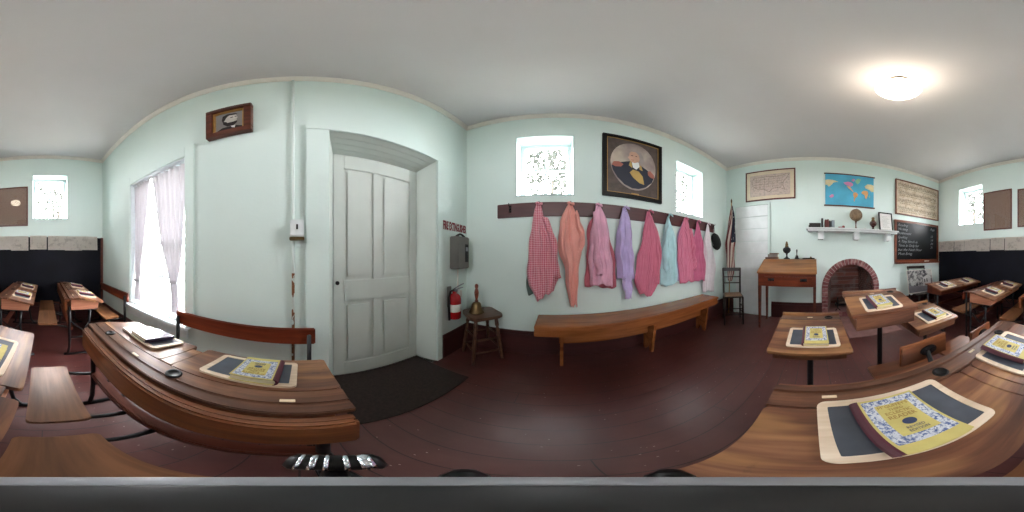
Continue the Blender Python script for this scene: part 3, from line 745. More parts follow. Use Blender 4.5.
# ================================================================== NORTH LONG BOARD AND PAPERS
o = thing('long_chalkboard', 'long blue-black chalkboard covering the lower wall behind the rear desks', 'chalkboard')
B('board_surface', (-2.66, .93, YN-.045, YN-.023, .33, 1.385), M['board_blk'], o, .002)
Bs('edge_strip', [(.93, .968, YN-.05, YN-.0, .33, 1.39), (-2.66, .968, YN-.05, YN-.022, .29, .33)], M['wdark'], o, .003)
sheets = [(-2.66, -2.20, .0), (-2.19, -1.935, .0), (-1.93, -1.62, .004), (-1.64, -1.36, -.012), (-1.35, -1.08, .008), (-1.07, -.74, .0), (-.75, -.53, .004), (-.54, -.26, -.012), (-.235, .03, .006), (.05, .33, -.002), (.32, .60, -.01), (.59, .865, .0)]
sl = ['hand-drawn map sheet nearest the music chart corner, first of the paper row', 'narrow hand-drawn map sheet under the left edge of the framed-document window',
      'hand-drawn map sheet under the small window beside the documents', 'hand-drawn map sheet hanging lower, under the left half of the left document',
      'hand-drawn map sheet below the middle of the left document', 'wide hand-drawn map sheet below the gap between the two documents',
      'hand-drawn map sheet under the left part of the lamp-mirroring document', 'hand-drawn map sheet hanging lower under the right part of the lamp-mirroring document',
      'narrow hand-drawn map sheet under the left edge of the window near the curtains', 'hand-drawn map sheet right of the wide gap, below the window near the curtains',
      'hand-drawn map sheet second from the curtained window corner', 'hand-drawn map sheet nearest the curtained window, last of the paper row']
rnd = random.Random(11)
for (p0, p1, dz_), lb in zip(sheets, sl):
    bm = bmesh.new(); n_ = 8
    g = []
    for r in range(5):
        row = []
        for c in range(n_+1):
            u = c/n_; zz = 1.405+dz_*.3 - r/4*(.225 - dz_*.0 + (-dz_)*.6); yy = YN-.052-.012*(r/4)**2-.003*math.sin(u*9+p0*5)*(r/4)-(.002 if dz_ < 0 else 0)
            row.append(bm.verts.new((p0*(1-u)+p1*u, yy, zz)))
        g.append(row)
    for r in range(4):
        for c in range(n_): bm.faces.new((g[r][c], g[r][c+1], g[r+1][c+1], g[r+1][c]))
    ex = bmesh.ops.solidify(bm, geom=bm.faces[:], thickness=.0015)
    tag(mk('map_sheet_paper', bm, M['handmap'], None), lb, 'paper sheet', 'map sheets pinned in a row along the long board')

# ================================================================== COAT RACK AND GARMENTS
t = thing('coat_rack', 'long maroon coat rail with iron hooks above the bench', 'coat rack')
B('rail', (-2.255, .597, YS, YS+.022, 1.475, 1.622), M['rack'], t, .004)
HX = [.4585, .165, -.13, -.40, -.69, -.985, -1.27, -1.545, -1.80, -2.04, -2.20]
for hx in HX:
    bm = bmesh.new(); y = YS+.022; z = 1.575
    bbox_bm(bm, hx-.011, hx+.011, y, y+.004, z-.05, z+.02, .001)
    tube(bm, [(hx, y+.003, z), (hx, y+.03, z-.004), (hx, y+.052, z+.012), (hx, y+.056, z+.036)], [.005, .0045, .004, .005], 8)
    tube(bm, [(hx, y+.003, z-.03), (hx, y+.02, z-.042), (hx, y+.034, z-.034), (hx, y+.036, z-.02)], [.0045, .004, .0035, .004], 8)
    mk('hook', bm, M['iron'], t, True)

G = {
 'red_gingham': ([(0.173, 1.59), (0.229, 1.401), (0.259, 1.249), (0.268, 1.096), (0.27, 0.944), (0.259, 0.79), (0.182, 0.656)],
    [(0.154, 1.59), (0.117, 1.406), (0.055, 1.279), (0.017, 1.145), (-0.013, 1.011), (-0.019, 0.873), (0.044, 0.756)]),
 'grey_under': ([(0.177, 1.54), (0.218, 1.399), (0.249, 1.26), (0.266, 1.12), (0.28, 0.98), (0.286, 0.837), (0.274, 0.692)],
    [(0.149, 1.539), (0.118, 1.398), (0.089, 1.262), (0.073, 1.128), (0.064, 0.993), (0.064, 0.856), (0.083, 0.718)]),
 'salmon': ([(-0.105, 1.60), (-0.036, 1.422), (-0.016, 1.259), (-0.022, 1.098), (-0.071, 0.949), (-0.09, 0.786), (-0.122, 0.618)],
    [(-0.14, 1.60), (-0.204, 1.426), (-0.243, 1.262), (-0.23, 1.1), (-0.204, 0.937), (-0.197, 0.77), (-0.205, 0.594)]),
 'salmon_sleeve': ([(-0.168, 1.498), (-0.177, 1.433), (-0.187, 1.37), (-0.191, 1.306), (-0.195, 1.243), (-0.192, 1.181), (-0.186, 1.119)],
    [(-0.186, 1.519), (-0.209, 1.448), (-0.231, 1.379), (-0.248, 1.31), (-0.26, 1.239), (-0.248, 1.17), (-0.233, 1.101)]),
 'pink': ([(-0.38, 1.59), (-0.334, 1.426), (-0.32, 1.299), (-0.31, 1.175), (-0.306, 1.052), (-0.302, 0.929), (-0.318, 0.808)],
    [(-0.406, 1.59), (-0.48, 1.449), (-0.502, 1.316), (-0.524, 1.185), (-0.537, 1.053), (-0.548, 0.92), (-0.537, 0.787)]),
 'red_under': ([(-0.375, 1.539), (-0.317, 1.415), (-0.297, 1.288), (-0.288, 1.162), (-0.283, 1.037), (-0.278, 0.911), (-0.277, 0.783)],
    [(-0.425, 1.542), (-0.487, 1.422), (-0.522, 1.292), (-0.551, 1.161), (-0.576, 1.029), (-0.594, 0.894), (-0.599, 0.756)]),
 'lavender': ([(-0.660, 1.59), (-0.609, 1.446), (-0.594, 1.326), (-0.583, 1.21), (-0.58, 1.095), (-0.583, 0.98), (-0.595, 0.864)],
    [(-0.687, 1.59), (-0.741, 1.46), (-0.758, 1.336), (-0.777, 1.214), (-0.786, 1.091), (-0.789, 0.967), (-0.789, 0.842)]),
 'lavender_sleeve': ([(-0.676, 1.022), (-0.668, 0.96), (-0.661, 0.899), (-0.654, 0.837), (-0.66, 0.773), (-0.667, 0.708), (-0.687, 0.644)],
    [(-0.754, 1.021), (-0.758, 0.958), (-0.761, 0.894), (-0.763, 0.83), (-0.754, 0.767), (-0.745, 0.703), (-0.735, 0.638)]),
 'rose': ([(-0.955, 1.59), (-0.92, 1.407), (-0.88, 1.252), (-0.834, 1.104), (-0.816, 0.955), (-0.801, 0.805), (-0.849, 0.663)],
    [(-0.975, 1.59), (-1.053, 1.429), (-1.097, 1.269), (-1.117, 1.104), (-1.12, 0.936), (-1.098, 0.769), (-1.001, 0.632)]),
 'rose_sleeve': ([(-0.949, 1.525), (-0.949, 1.396), (-0.949, 1.27), (-0.961, 1.147), (-0.974, 1.024), (-0.987, 0.898), (-1.001, 0.77)],
    [(-0.988, 1.531), (-1.049, 1.418), (-1.091, 1.298), (-1.109, 1.17), (-1.122, 1.041), (-1.102, 0.913), (-1.083, 0.785)]),
 'blue': ([(-1.235, 1.57), (-1.179, 1.389), (-1.143, 1.254), (-1.121, 1.122), (-1.121, 0.99), (-1.121, 0.858), (-1.121, 0.723)],
    [(-1.26, 1.57), (-1.318, 1.412), (-1.362, 1.286), (-1.374, 1.151), (-1.384, 1.016), (-1.379, 0.88), (-1.374, 0.743)]),
 'pink_b': ([(-1.500, 1.59), (-1.434, 1.422), (-1.409, 1.281), (-1.392, 1.144), (-1.402, 1.007), (-1.416, 0.869), (-1.444, 0.727)],
    [(-1.554, 1.59), (-1.616, 1.45), (-1.651, 1.312), (-1.679, 1.17), (-1.692, 1.026), (-1.7, 0.88), (-1.709, 0.731)]),
 'purple_under': ([(-1.519, 1.553), (-1.453, 1.416), (-1.418, 1.283), (-1.401, 1.152), (-1.394, 1.023), (-1.394, 0.893), (-1.394, 0.762)],
    [(-1.596, 1.565), (-1.611, 1.424), (-1.622, 1.284), (-1.632, 1.144), (-1.635, 1.005), (-1.635, 0.864), (-1.635, 0.722)]),
 'pink_c': ([(-1.772, 1.58), (-1.731, 1.418), (-1.705, 1.279), (-1.697, 1.142), (-1.689, 1.007), (-1.687, 0.871), (-1.686, 0.734)],
    [(-1.802, 1.58), (-1.852, 1.432), (-1.898, 1.292), (-1.943, 1.149), (-1.971, 1.002), (-1.976, 0.851), (-1.981, 0.699)]),
 'pink_sleeve': ([(-.345, 1.50), (-.335, 1.40), (-.335, 1.27), (-.345, 1.14), (-.36, 1.02), (-.365, .95), (-.37, .90)],
    [(-.385, 1.53), (-.395, 1.42), (-.405, 1.30), (-.41, 1.17), (-.42, 1.05), (-.425, .97), (-.425, .91)]),
 'gingham_sleeve': ([(.12, 1.45), (.10, 1.36), (.075, 1.24), (.06, 1.12), (.05, 1.02), (.045, .93), (.045, .88)],
    [(.085, 1.44), (.045, 1.33), (.012, 1.22), (-.005, 1.10), (-.015, 1.0), (-.03, .92), (-.03, .885)]),
 'blue_sleeve': ([(-1.20, 1.45), (-1.165, 1.36), (-1.15, 1.25), (-1.145, 1.14), (-1.14, 1.03), (-1.145, .95), (-1.15, .90)],
    [(-1.235, 1.46), (-1.225, 1.36), (-1.22, 1.25), (-1.215, 1.15), (-1.21, 1.05), (-1.21, .96), (-1.21, .91)]),
 'striped_sleeve': ([(-1.575, 1.44), (-1.60, 1.34), (-1.61, 1.23), (-1.62, 1.12), (-1.625, 1.02), (-1.63, .95), (-1.63, .90)],
    [(-1.61, 1.46), (-1.655, 1.33), (-1.685, 1.21), (-1.70, 1.10), (-1.715, 1.0), (-1.715, .93), (-1.71, .89)]),
 'lace': ([(-2.010, 1.57), (-1.967, 1.37), (-1.945, 1.199), (-1.935, 1.031), (-1.927, 0.863), (-1.923, 0.693), (-1.919, 0.53)],
    [(-2.041, 1.57), (-2.113, 1.389), (-2.172, 1.216), (-2.226, 1.038), (-2.238, 0.855), (-2.233, 0.669), (-2.227, 0.50)]),
}
def garment_sheet(key, mat, name, parent, y, bulge=.04, fold=.016, nf=5, seed=0, hem=.012):
    Lp, Rp = G[key]; rnd = random.Random(seed); ph = rnd.random()*6
    ks = [(rnd.uniform(.05, .95), rnd.uniform(.025, .075), rnd.uniform(-.25, .25), rnd.uniform(.4, 1.0), rnd.uniform(0, .45), rnd.uniform(.6, 1.2)) for _ in range(nf*2 if 'sleeve' not in key else 2)]
    def fn(u, v, a, z):
        e = min(1, v*2.5+.2); f_ = 0
        for c_, w_, sl_, am, v0, v1 in ks:
            g_ = math.exp(-((u-c_-sl_*(v-.5)*.5)/w_)**2); h_ = max(0, min(1, (v-v0+.25)*3))*max(0, min(1, (v1-v+.3)*3))
            f_ += am*g_*h_
        yy = y + bulge*max(0, math.sin(PI*u))**.6*e + fold*1.5*e*(f_-.6) + .008*math.sin(v*11+u*5+ph)
        yy = max(yy, YS+.006, y-.012)
        zz = z - (hem*(math.sin(u*7+ph)+.6*math.sin(u*17+ph*2)) if v > .97 else 0)
        aa = a + .005*math.sin(v*19+ph+u*3) + .006*math.sin(v*9+ph*2)
        return (aa, yy, zz)
    bm = grid_sheet(Lp, Rp, fn, 40, 48)
    # back of the garment so it has body
    o = mk(name, bm, mat, parent, True)
    md = o.modifiers.new('thickness', 'SOLIDIFY'); md.thickness = .006; md.offset = -1
    return o
def collar(hx, z, mat, parent, y):
    bm = bmesh.new()
    tube(bm, [(hx+.028*math.cos(a), y+.018*math.sin(a), z-.02+.012*math.sin(a*2)) for a in [k*PI/6 for k in range(12)]], .009, 8)
    return mk('collar', bm, mat, parent, True)
gar = [
 ('blouse', 'red and white gingham blouse, leftmost garment on the rail', 'shirt', [('red_gingham', 'gingham', 'body', .055), ('gingham_sleeve', 'gingham', 'sleeve', .085)], .165, 1),
 ('salmon_dress', 'long narrow salmon garment hanging second on the rail', 'dress', [('salmon', 'salmon', 'body', .045), ('salmon_sleeve', 'salmon', 'sleeve', .085)], -.13, 2),
 ('pink_blouse', 'light pink blouse hung over a red printed one', 'shirt', [('pink', 'pink', 'body', .055), ('pink_sleeve', 'pink', 'sleeve', .095)], -.40, 3),
 ('lavender_blouse', 'lavender blouse with one long sleeve hanging low', 'shirt', [('lavender', 'lav', 'body', .045), ('lavender_sleeve', 'lav', 'sleeve', .06)], -.69, 4),
 ('rose_blouse', 'dark rose blouse hanging between the lavender and pale blue ones', 'shirt', [('rose', 'rose', 'body', .045), ('rose_sleeve', 'rose', 'sleeve', .085)], -.985, 5),
 ('blue_blouse', 'pale blue blouse hanging on the rail', 'shirt', [('blue', 'blue', 'body', .045), ('blue_sleeve', 'blue', 'sleeve', .085)], -1.27, 6),
 ('striped_blouse', 'bright pink blouse hung over a pale violet one', 'shirt', [('pink_b', 'pinkb', 'body', .055), ('striped_sleeve', 'pinkb', 'sleeve', .085)], -1.545, 7),
 ('pink_dress', 'deep pink garment hanging beside the white lace one', 'dress', [('pink_c', 'pinkc', 'body', .045)], -1.80, 8),
 ('lace_garment', 'long white lace garment near the room corner', 'dress', [('lace', 'lace', 'body', .045)], -2.04, 9),
 ('grey_shirt', 'grey-green garment half hidden behind the red gingham blouse', 'shirt', [('grey_under', 'greyc', 'body', .012)], .165, 10),
 ('red_blouse', 'red printed blouse showing behind the light pink blouse', 'shirt', [('red_under', 'redunder', 'body', .015)], -.40, 11),
 ('violet_blouse', 'pale violet blouse showing behind the bright pink one', 'shirt', [('purple_under', 'purp', 'body', .015)], -1.545, 12),
]
for nm, lb, cat, sh, hx, sd in gar:
    t = thing(nm, lb, cat, group='clothes hanging on the coat rail')
    for i, (k, mt, pn_, yo) in enumerate(sh):
        garment_sheet(k, M[mt], pn_, t, YS+yo+.01, .006 if sd > 9 else .045, .003 if sd > 9 else .014, 4+sd % 3 if pn_ == 'body' else 2, sd)
    if sd < 10: collar(hx, 1.605, M[sh[0][1]], t, YS+.075)
t = thing('flat_cap', 'black cap hanging at the end of the coat rail', 'hat')
bm = bmesh.new()
lathe(bm, [(0, .055), (.04, .052), (.085, .035), (.105, .005), (.10, -.02), (.085, -.03), (0, -.03)], seg=24, mat=Matrix.Translation((-2.245, YS+.075, 1.33)) @ RM(-PI/2+.25, .15, 0) @ Matrix.Diagonal((.95, 1.35, 1, 1)))
mk('crown', bm, M['cap'], t, True)
bm = bmesh.new()
lathe(bm, [(0, .008), (.05, .006), (.085, -.002), (.085, -.008), (0, -.004)], seg=20, mat=Matrix.Translation((-2.225, YS+.085, 1.225)) @ RM(-PI/2+.6, 0, 0) @ Matrix.Diagonal((.9, .6, 1, 1)))
mk('visor', bm, M['cap'], t, True)
T('hanging_loop', [(-2.20, YS+.056, 1.60), (-2.212, YS+.06, 1.52), (-2.23, YS+.06, 1.44)], .004, M['cap'], t, 6)

# ================================================================== LONG BENCH
t = thing('long_bench', 'long honey-brown pine bench under the hanging clothes', 'bench')
bx0, bx1 = -1.90, .175
B('seat', (bx0, bx1, -1.535, -1.235, .475, .505), M['bench'], t, .006)
B('apron', (bx0+.02, bx1-.0, -1.262, -1.24, .405, .475), M['bench'], t, .004)
B('apron', (bx0+.02, bx1-.0, -1.53, -1.51, .405, .475), M['bench'], t, .004)
for lx in (-.04, -.90, -1.74):
    bm = bmesh.new(); W2 = Matrix(((0, 0, 1, lx-.014), (1, 0, 0, 0), (0, 1, 0, 0), (0, 0, 0, 1)))
    prism(bm, [(-1.505, 0), (-1.47, 0), (-1.44, .07), (-1.41, .07), (-1.385, 0), (-1.35, 0), (-1.29, .475), (-1.505, .475)], 0, .028, W2)
    mk('leg', bm, M['bench'], t)
B('stretcher', (-1.76, -.02, -1.445, -1.42, .235, .33), M['bench'], t, .004)

# ================================================================== STOOL AND HAND BELL
t = thing('corner_stool', 'dark wooden four-legged stool standing in the corner under the bell', 'stool', (.688, -1.39, 0), PI/4+.08)
s = .160
bm = bmesh.new(); prism(bm, [(s*math.copysign(abs(math.cos(a))**.35, math.cos(a)), s*math.copysign(abs(math.sin(a))**.35, math.sin(a))) for a in [2*PI*k/40 for k in range(40)]], .496, .526, bev=.006)
mk('seat', bm, M['stool'], t)
ft = []
for sx_ in (1, -1):
    for sy_ in (1, -1):
        p1_, p0_ = Vector((sx_*.098, sy_*.098, .498)), Vector((sx_*.142, sy_*.142, 0))
        prof = [(0, .011), (.1, .014), (.3, .018), (.55, .019), (.68, .013), (.72, .018), (.78, .012), (.82, .019), (1, .015)]
        T('leg', [p0_.lerp(p1_, f) for f, _ in prof], [r for _, r in prof], M['stool'], t, 12)
def lg(sx_, sy_, z): f = z/.48; return Vector((sx_*(.142-.047*f), sy_*(.142-.047*f), z))
for (a, b2, z) in (((1, 1), (1, -1), .15), ((-1, 1), (-1, -1), .15), ((1, 1), (-1, 1), .27), ((1, -1), (-1, -1), .27), ((1, 1), (-1, 1), .13), ((1, -1), (-1, -1), .13), ((1, 1), (1, -1), .30), ((-1, 1), (-1, -1), .30)):
    T('rung', [lg(*a, z), lg(*b2, z)], .0085, M['stool'], t, 8)
t = thing('hand_bell', 'brass hand bell with a turned red-brown handle standing on the stool', 'bell', (.735, -1.37, .5265))
t.scale = (1.3, 1.3, 1.0)
L('bell_cup', [(.058, 0), (.060, .004), (.056, .012), (.046, .03), (.038, .06), (.033, .085), (.028, .098), (.014, .108), (0, .11)], M['brass'], t)
L('handle', [(0, .105), (.012, .107), (.015, .118), (.009, .126), (.010, .14), (.015, .17), (.017, .20), (.014, .225), (.009, .24), (.013, .255), (.014, .27), (.008, .285), (0, .288)], M['redwood'], t, seg=16)

# ================================================================== DOOR-SIDE FIXTURES
W = WALLM['E']
t = thing('safety_sign', 'small sign with dark red capitals above the grey box by the door', 'sign')
text('lettering', 'FIRE EXTINGUISHER', .075, M['signred'], t, W @ Matrix.Translation((1.365, 1.375, .0008)) @ Matrix.Diagonal((.60, 1.5, 1, 1)), .0006, offset=.0035)
t = thing('wall_phone_box', 'grey metal box with a dark slot mounted below the red lettering', 'box')
B('case', (XE-.105, XE, -1.465, -1.262, .955, 1.275), M['grey'], t, .008)
B('slot', (XE-.109, XE-.103, -1.44, -1.385, 1.02, 1.20), M['black'], t, .001)
B('display', (XE-.111, XE-.108, -1.435, -1.39, 1.13, 1.17), M['satin'], t, .001)
bm = bmesh.new(); tube(bm, [(XE-.055, -1.30-.013*k, 1.275+.028*math.sin(PI*k/12)) for k in range(13)], .012, 8); mk('top_handle', bm, M['black'], t, True)
T('cord', [(XE-.03, -1.47, 1.2), (XE-.03, -1.51, 1.17), (XE-.03, -1.525, 1.11), (XE-.03, -1.505, 1.05), (XE-.03, -1.47, 1.03)], .007, M['offwhite'], t)
t = thing('wall_conduit', 'thin pale conduit running down from the grey box', 'pipe')
T('tube', [(XE-.014, -1.385, .955), (XE-.014, -1.385, .70)], .007, M['trim'], t)
t = thing('fire_extinguisher', 'red fire extinguisher with white label hanging beside the door', 'fire extinguisher', (XE-.075, -1.245, .47))
t.scale = (1.18, 1.25, 1.05)
L('cylinder', [(0, 0), (.046, 0), (.052, .008), (.052, .19), (.046, .215), (.03, .235), (.018, .242), (.016, .262), (0, .262)], M['red'], t, seg=24)
bm = bmesh.new()
for k in range(13):
    pass
lathe(bm, [(.0525, .075), (.0532, .076), (.0532, .145), (.0525, .146)], seg=24); mk('label', bm, M['offwhite'], t, True)
B('valve', (-.014, .014, -.014, .014, .262, .285), M['satin'], t, .003)
bm = bmesh.new(); tube(bm, [(0, .01, .285), (-.02, -.03, .31), (-.035, -.075, .325)], .006, 8); tube(bm, [(0, .01, .275), (-.02, -.035, .285), (-.032, -.07, .29)], .005, 8); mk('lever', bm, M['satin'], t, True)
T('hose', [(0, .014, .275), (0, .05, .27), (0, .072, .22), (0, .07, .14), (0, .066, .05), (0, .064, .0)], .009, M['black'], t)
L('gauge', [(0, -.006), (.014, -.006), (.014, .006), (0, .006)], M['satin'], t, xf=Matrix.Translation((-.018, 0, .272)) @ RM(0, PI/2, 0), seg=14)
B('wall_bracket', (.045, .0625, -.02, .02, .10, .30), M['grey'], t, .003)
T('tag_string', [(-.01, -.02, .29), (-.02, -.05, .26)], .002, M['offwhite'], t); B('inspection_tag', (-.022, -.0195, -.072, -.04, .19, .26), M['offwhite'], t, .001)
t = thing('thermostat', 'small white wall thermostat with a dark slot, on the pipe', 'thermostat', (XE-.022, .022, 1.18))
B('housing', (-.03, 0, -.04, .04, .012, .115), M['white'], t, .006); B('slot', (-.033, -.029, -.006, .004, .055, .085), M['black'], t, .001); B('lower_bar', (-.034, .0, -.043, .043, -.008, .012), M['brass'], t, .003)
t = tag(B('door_mat', (.60, 1.165, -1.005, -.21, .0, .012), M['rug'], None, .004), 'dark brown doormat lying in front of the pale panelled door', 'mat')

# ================================================================== SLATES AND BOOKS
def rrect(x0, x1, y0, y1, r, n=5):
    pts = []
    for (cx_, cy_, a) in ((x1-r, y1-r, 0), (x0+r, y1-r, PI/2), (x0+r, y0+r, PI), (x1-r, y0+r, 3*PI/2)):
        for k in range(n+1): pts.append((cx_+r*math.cos(a+k*PI/2/n), cy_+r*math.sin(a+k*PI/2/n)))
    return pts
def ring(bm, outer, inner, z0, z1):
    n = len(outer)
    V = [[bm.verts.new((p[0], p[1], z)) for p in P] for P in (outer, inner) for z in (z0, z1)]  # o0,o1,i0,i1
    for i in range(n):
        j = (i+1) % n
        bm.faces.new((V[0][i], V[0][j], V[1][j], V[1][i])); bm.faces.new((V[2][j], V[2][i], V[3][i], V[3][j]))
        bm.faces.new((V[1][i], V[1][j], V[3][j], V[3][i])); bm.faces.new((V[0][j], V[0][i], V[2][i], V[2][j]))
def make_slate(label, w=.19, l=.275):
    """local x = across (w), y = along (l)"""
    t = thing('writing_slate', label, 'slate', group='framed slates on the desks')
    bm = bmesh.new(); ring(bm, rrect(-w/2, w/2, -l/2, l/2, .018), rrect(-w/2+.019, w/2-.019, -l/2+.019, l/2-.019, .003), 0, .008)
    mk('slate_frame', bm, M['slfr'], t)
    B('slate_panel', (-w/2+.017, w/2-.017, -l/2+.017, l/2-.017, .001, .0062), M['slate'], t, 0)
    return t
BK = 'school readers lying on the slates'
def make_reader(label, w=.165, l=.125, th=.021, detail=True):
    """local x : height of the book (w, top of cover at -x), y : spine at -y"""
    t = thing('school_reader', label, 'book', group=BK)
    B('front_cover', (-w/2, w/2, -l/2+.004, l/2, th-.0025, th), M['yellow'], t, .0008)
    B('back_cover', (-w/2, w/2, -l/2+.004, l/2, 0, .0025), M['yellow'], t, .0008)
    B('pages', (-w/2+.003, w/2-.003, -l/2+.005, l/2-.003, .0025, th-.0025), M['pages'], t, 0)
    bm = bmesh.new(); W2 = RM(PI/2, 0, PI/2)
    h = th/2; sp = [(-l/2+.009, th+.0006), (-l/2+.004, th+.0006), (-l/2-.003, th*.8), (-l/2-.006, th*.5), (-l/2-.003, th*.2), (-l/2+.004, -.0003), (-l/2+.009, -.0003), (-l/2+.009, .0012), (-l/2+.006, .0015), (-l/2, th*.5), (-l/2+.006, th-.0015), (-l/2+.009, th-.0012)]
    prism(bm, sp, -w/2-.0005, w/2+.0005, W2); mk('spine', bm, M['spine'], t)
    cvx = [c for c in t.children if c.name.startswith('front_cover')][0]
    bx = B('cover_border', (-w/2+.006, w/2-.024, -l/2+.014, l/2-.006, th, th+.0006), M['foliage'], cvx, 0)
    B('title_panel', (-w/2+.024, w/2-.044, -l/2+.033, l/2-.025, th+.0006, th+.0011), M['yellow'], cvx, 0)
    if detail:
        yc = .004; R_ = Matrix.Rotation(PI/2, 4, 'Z')
        R_ = Matrix(((0, -1, 0, 0), (1, 0, 0, 0), (0, 0, 1, 0), (0, 0, 0, 1)))
        for s, x, sz_, mt in (("M°GUFFEY'S", -.051, .0115, 'rustink'), ('THIRD', -.040, .010, 'rustink'), ('ECLECTIC', -.029, .0115, 'rustink'), ('READER', -.016, .0145, 'rustink'), ('REVISED', .020, .009, 'navyink'), ('EDITION', .0295, .009, 'navyink')):
            text('cover_title', s, sz_, M[mt], cvx, Matrix.Translation((x, yc, th+.0013)) @ R_, .0003)
        bm = bmesh.new(); prism(bm, ell(.003, yc, .0095, .0125), th+.0011, th+.0016); mk('cover_emblem', bm, M['navyink'], cvx)
    return t
def make_plain_book(label):
    t = thing('closed_book', label, 'book', group=BK); w, l, th = .165, .125, .02
    B('front_cover', (-w/2, w/2, -l/2, l/2, th-.0025, th), M['purple'], t, .0008); B('back_cover', (-w/2, w/2, -l/2, l/2, 0, .0025), M['purple'], t, .0008)
    B('pages', (-w/2+.003, w/2-.003, -l/2+.002, l/2-.003, .0025, th-.0025), M['pages'], t, 0)
    bm = bmesh.new(); prism(bm, [(-l/2+.006, th), (-l/2-.003, th*.75), (-l/2-.005, th*.5), (-l/2-.003, th*.25), (-l/2+.006, 0)], -w/2, w/2, RM(PI/2, 0, PI/2)); mk('spine', bm, M['plumsp'], t)
    return t
protos = {}
def place(kind, label, x, y, plane, rz=0, dz=0, scale=1):
    """plane = (x0, z0, slope): z of the lid surface"""
    x0, z0, sl_ = plane
    if kind not in protos:
        o = {'slate': make_slate, 'reader': make_reader, 'plain': make_plain_book}[kind](label); protos[kind] = o
    else: o = copy_tree(protos[kind]); o['label'] = label
    z = z0+sl_*(x-x0)
    nrm = Vector((-sl_, 0, 1)).normalized()
    R_ = Matrix.Rotation(math.atan(-sl_), 4, 'Y') @ Matrix.Rotation(rz, 4, 'Z')
    o.rotation_euler = R_.to_euler(); o.location = Vector((x, y, z)) + nrm*dz; o.scale = (scale,)*3
    return o

# ================================================================== SCHOOL DESKS
SL = -.052/.24
def standard(bm, x0, x1, y, ztop, th=.016):
    """cast iron side frame in the xz plane at y"""
    def bar(pts, r=.011): tube(bm, [(p[0], y, p[1]) for p in pts], r, 8)
    xm = (x0+x1)/2
    bbox_bm(bm, x0+.01, x1-.02, y-.012, y+.012, ztop-.02, ztop-.004, .003)
    bar([(x0-.012, ztop+.03), (x0-.012, .40), (x0-.012, .22), (x0-.016, .10), (x0-.03, .02), (x0-.06, .012)], .014)
    bar([(x1-.09, ztop-.02), (x1-.10, .40), (x1-.09, .22), (x1-.07, .08), (x1-.03, .02), (x1+.03, .012)], .013)
    bar([(x0-.012, .42), (xm-.02, .30), (x1-.10, .40)], .009); bar([(x0-.012, .22), (x1-.09, .22)], .010)
    bbox_bm(bm, x0-.07, x1+.04, y-.016, y+.016, 0, .014, .004)
def fold_seat(t, xa, xb, ya, yb, z=.38, mat='seat'):
    bm = bmesh.new(); prism(bm, rrect(xa, xb, ya, yb, .014), z-.020, z, bev=.004)
    mk('seat', bm, M[mat], t)
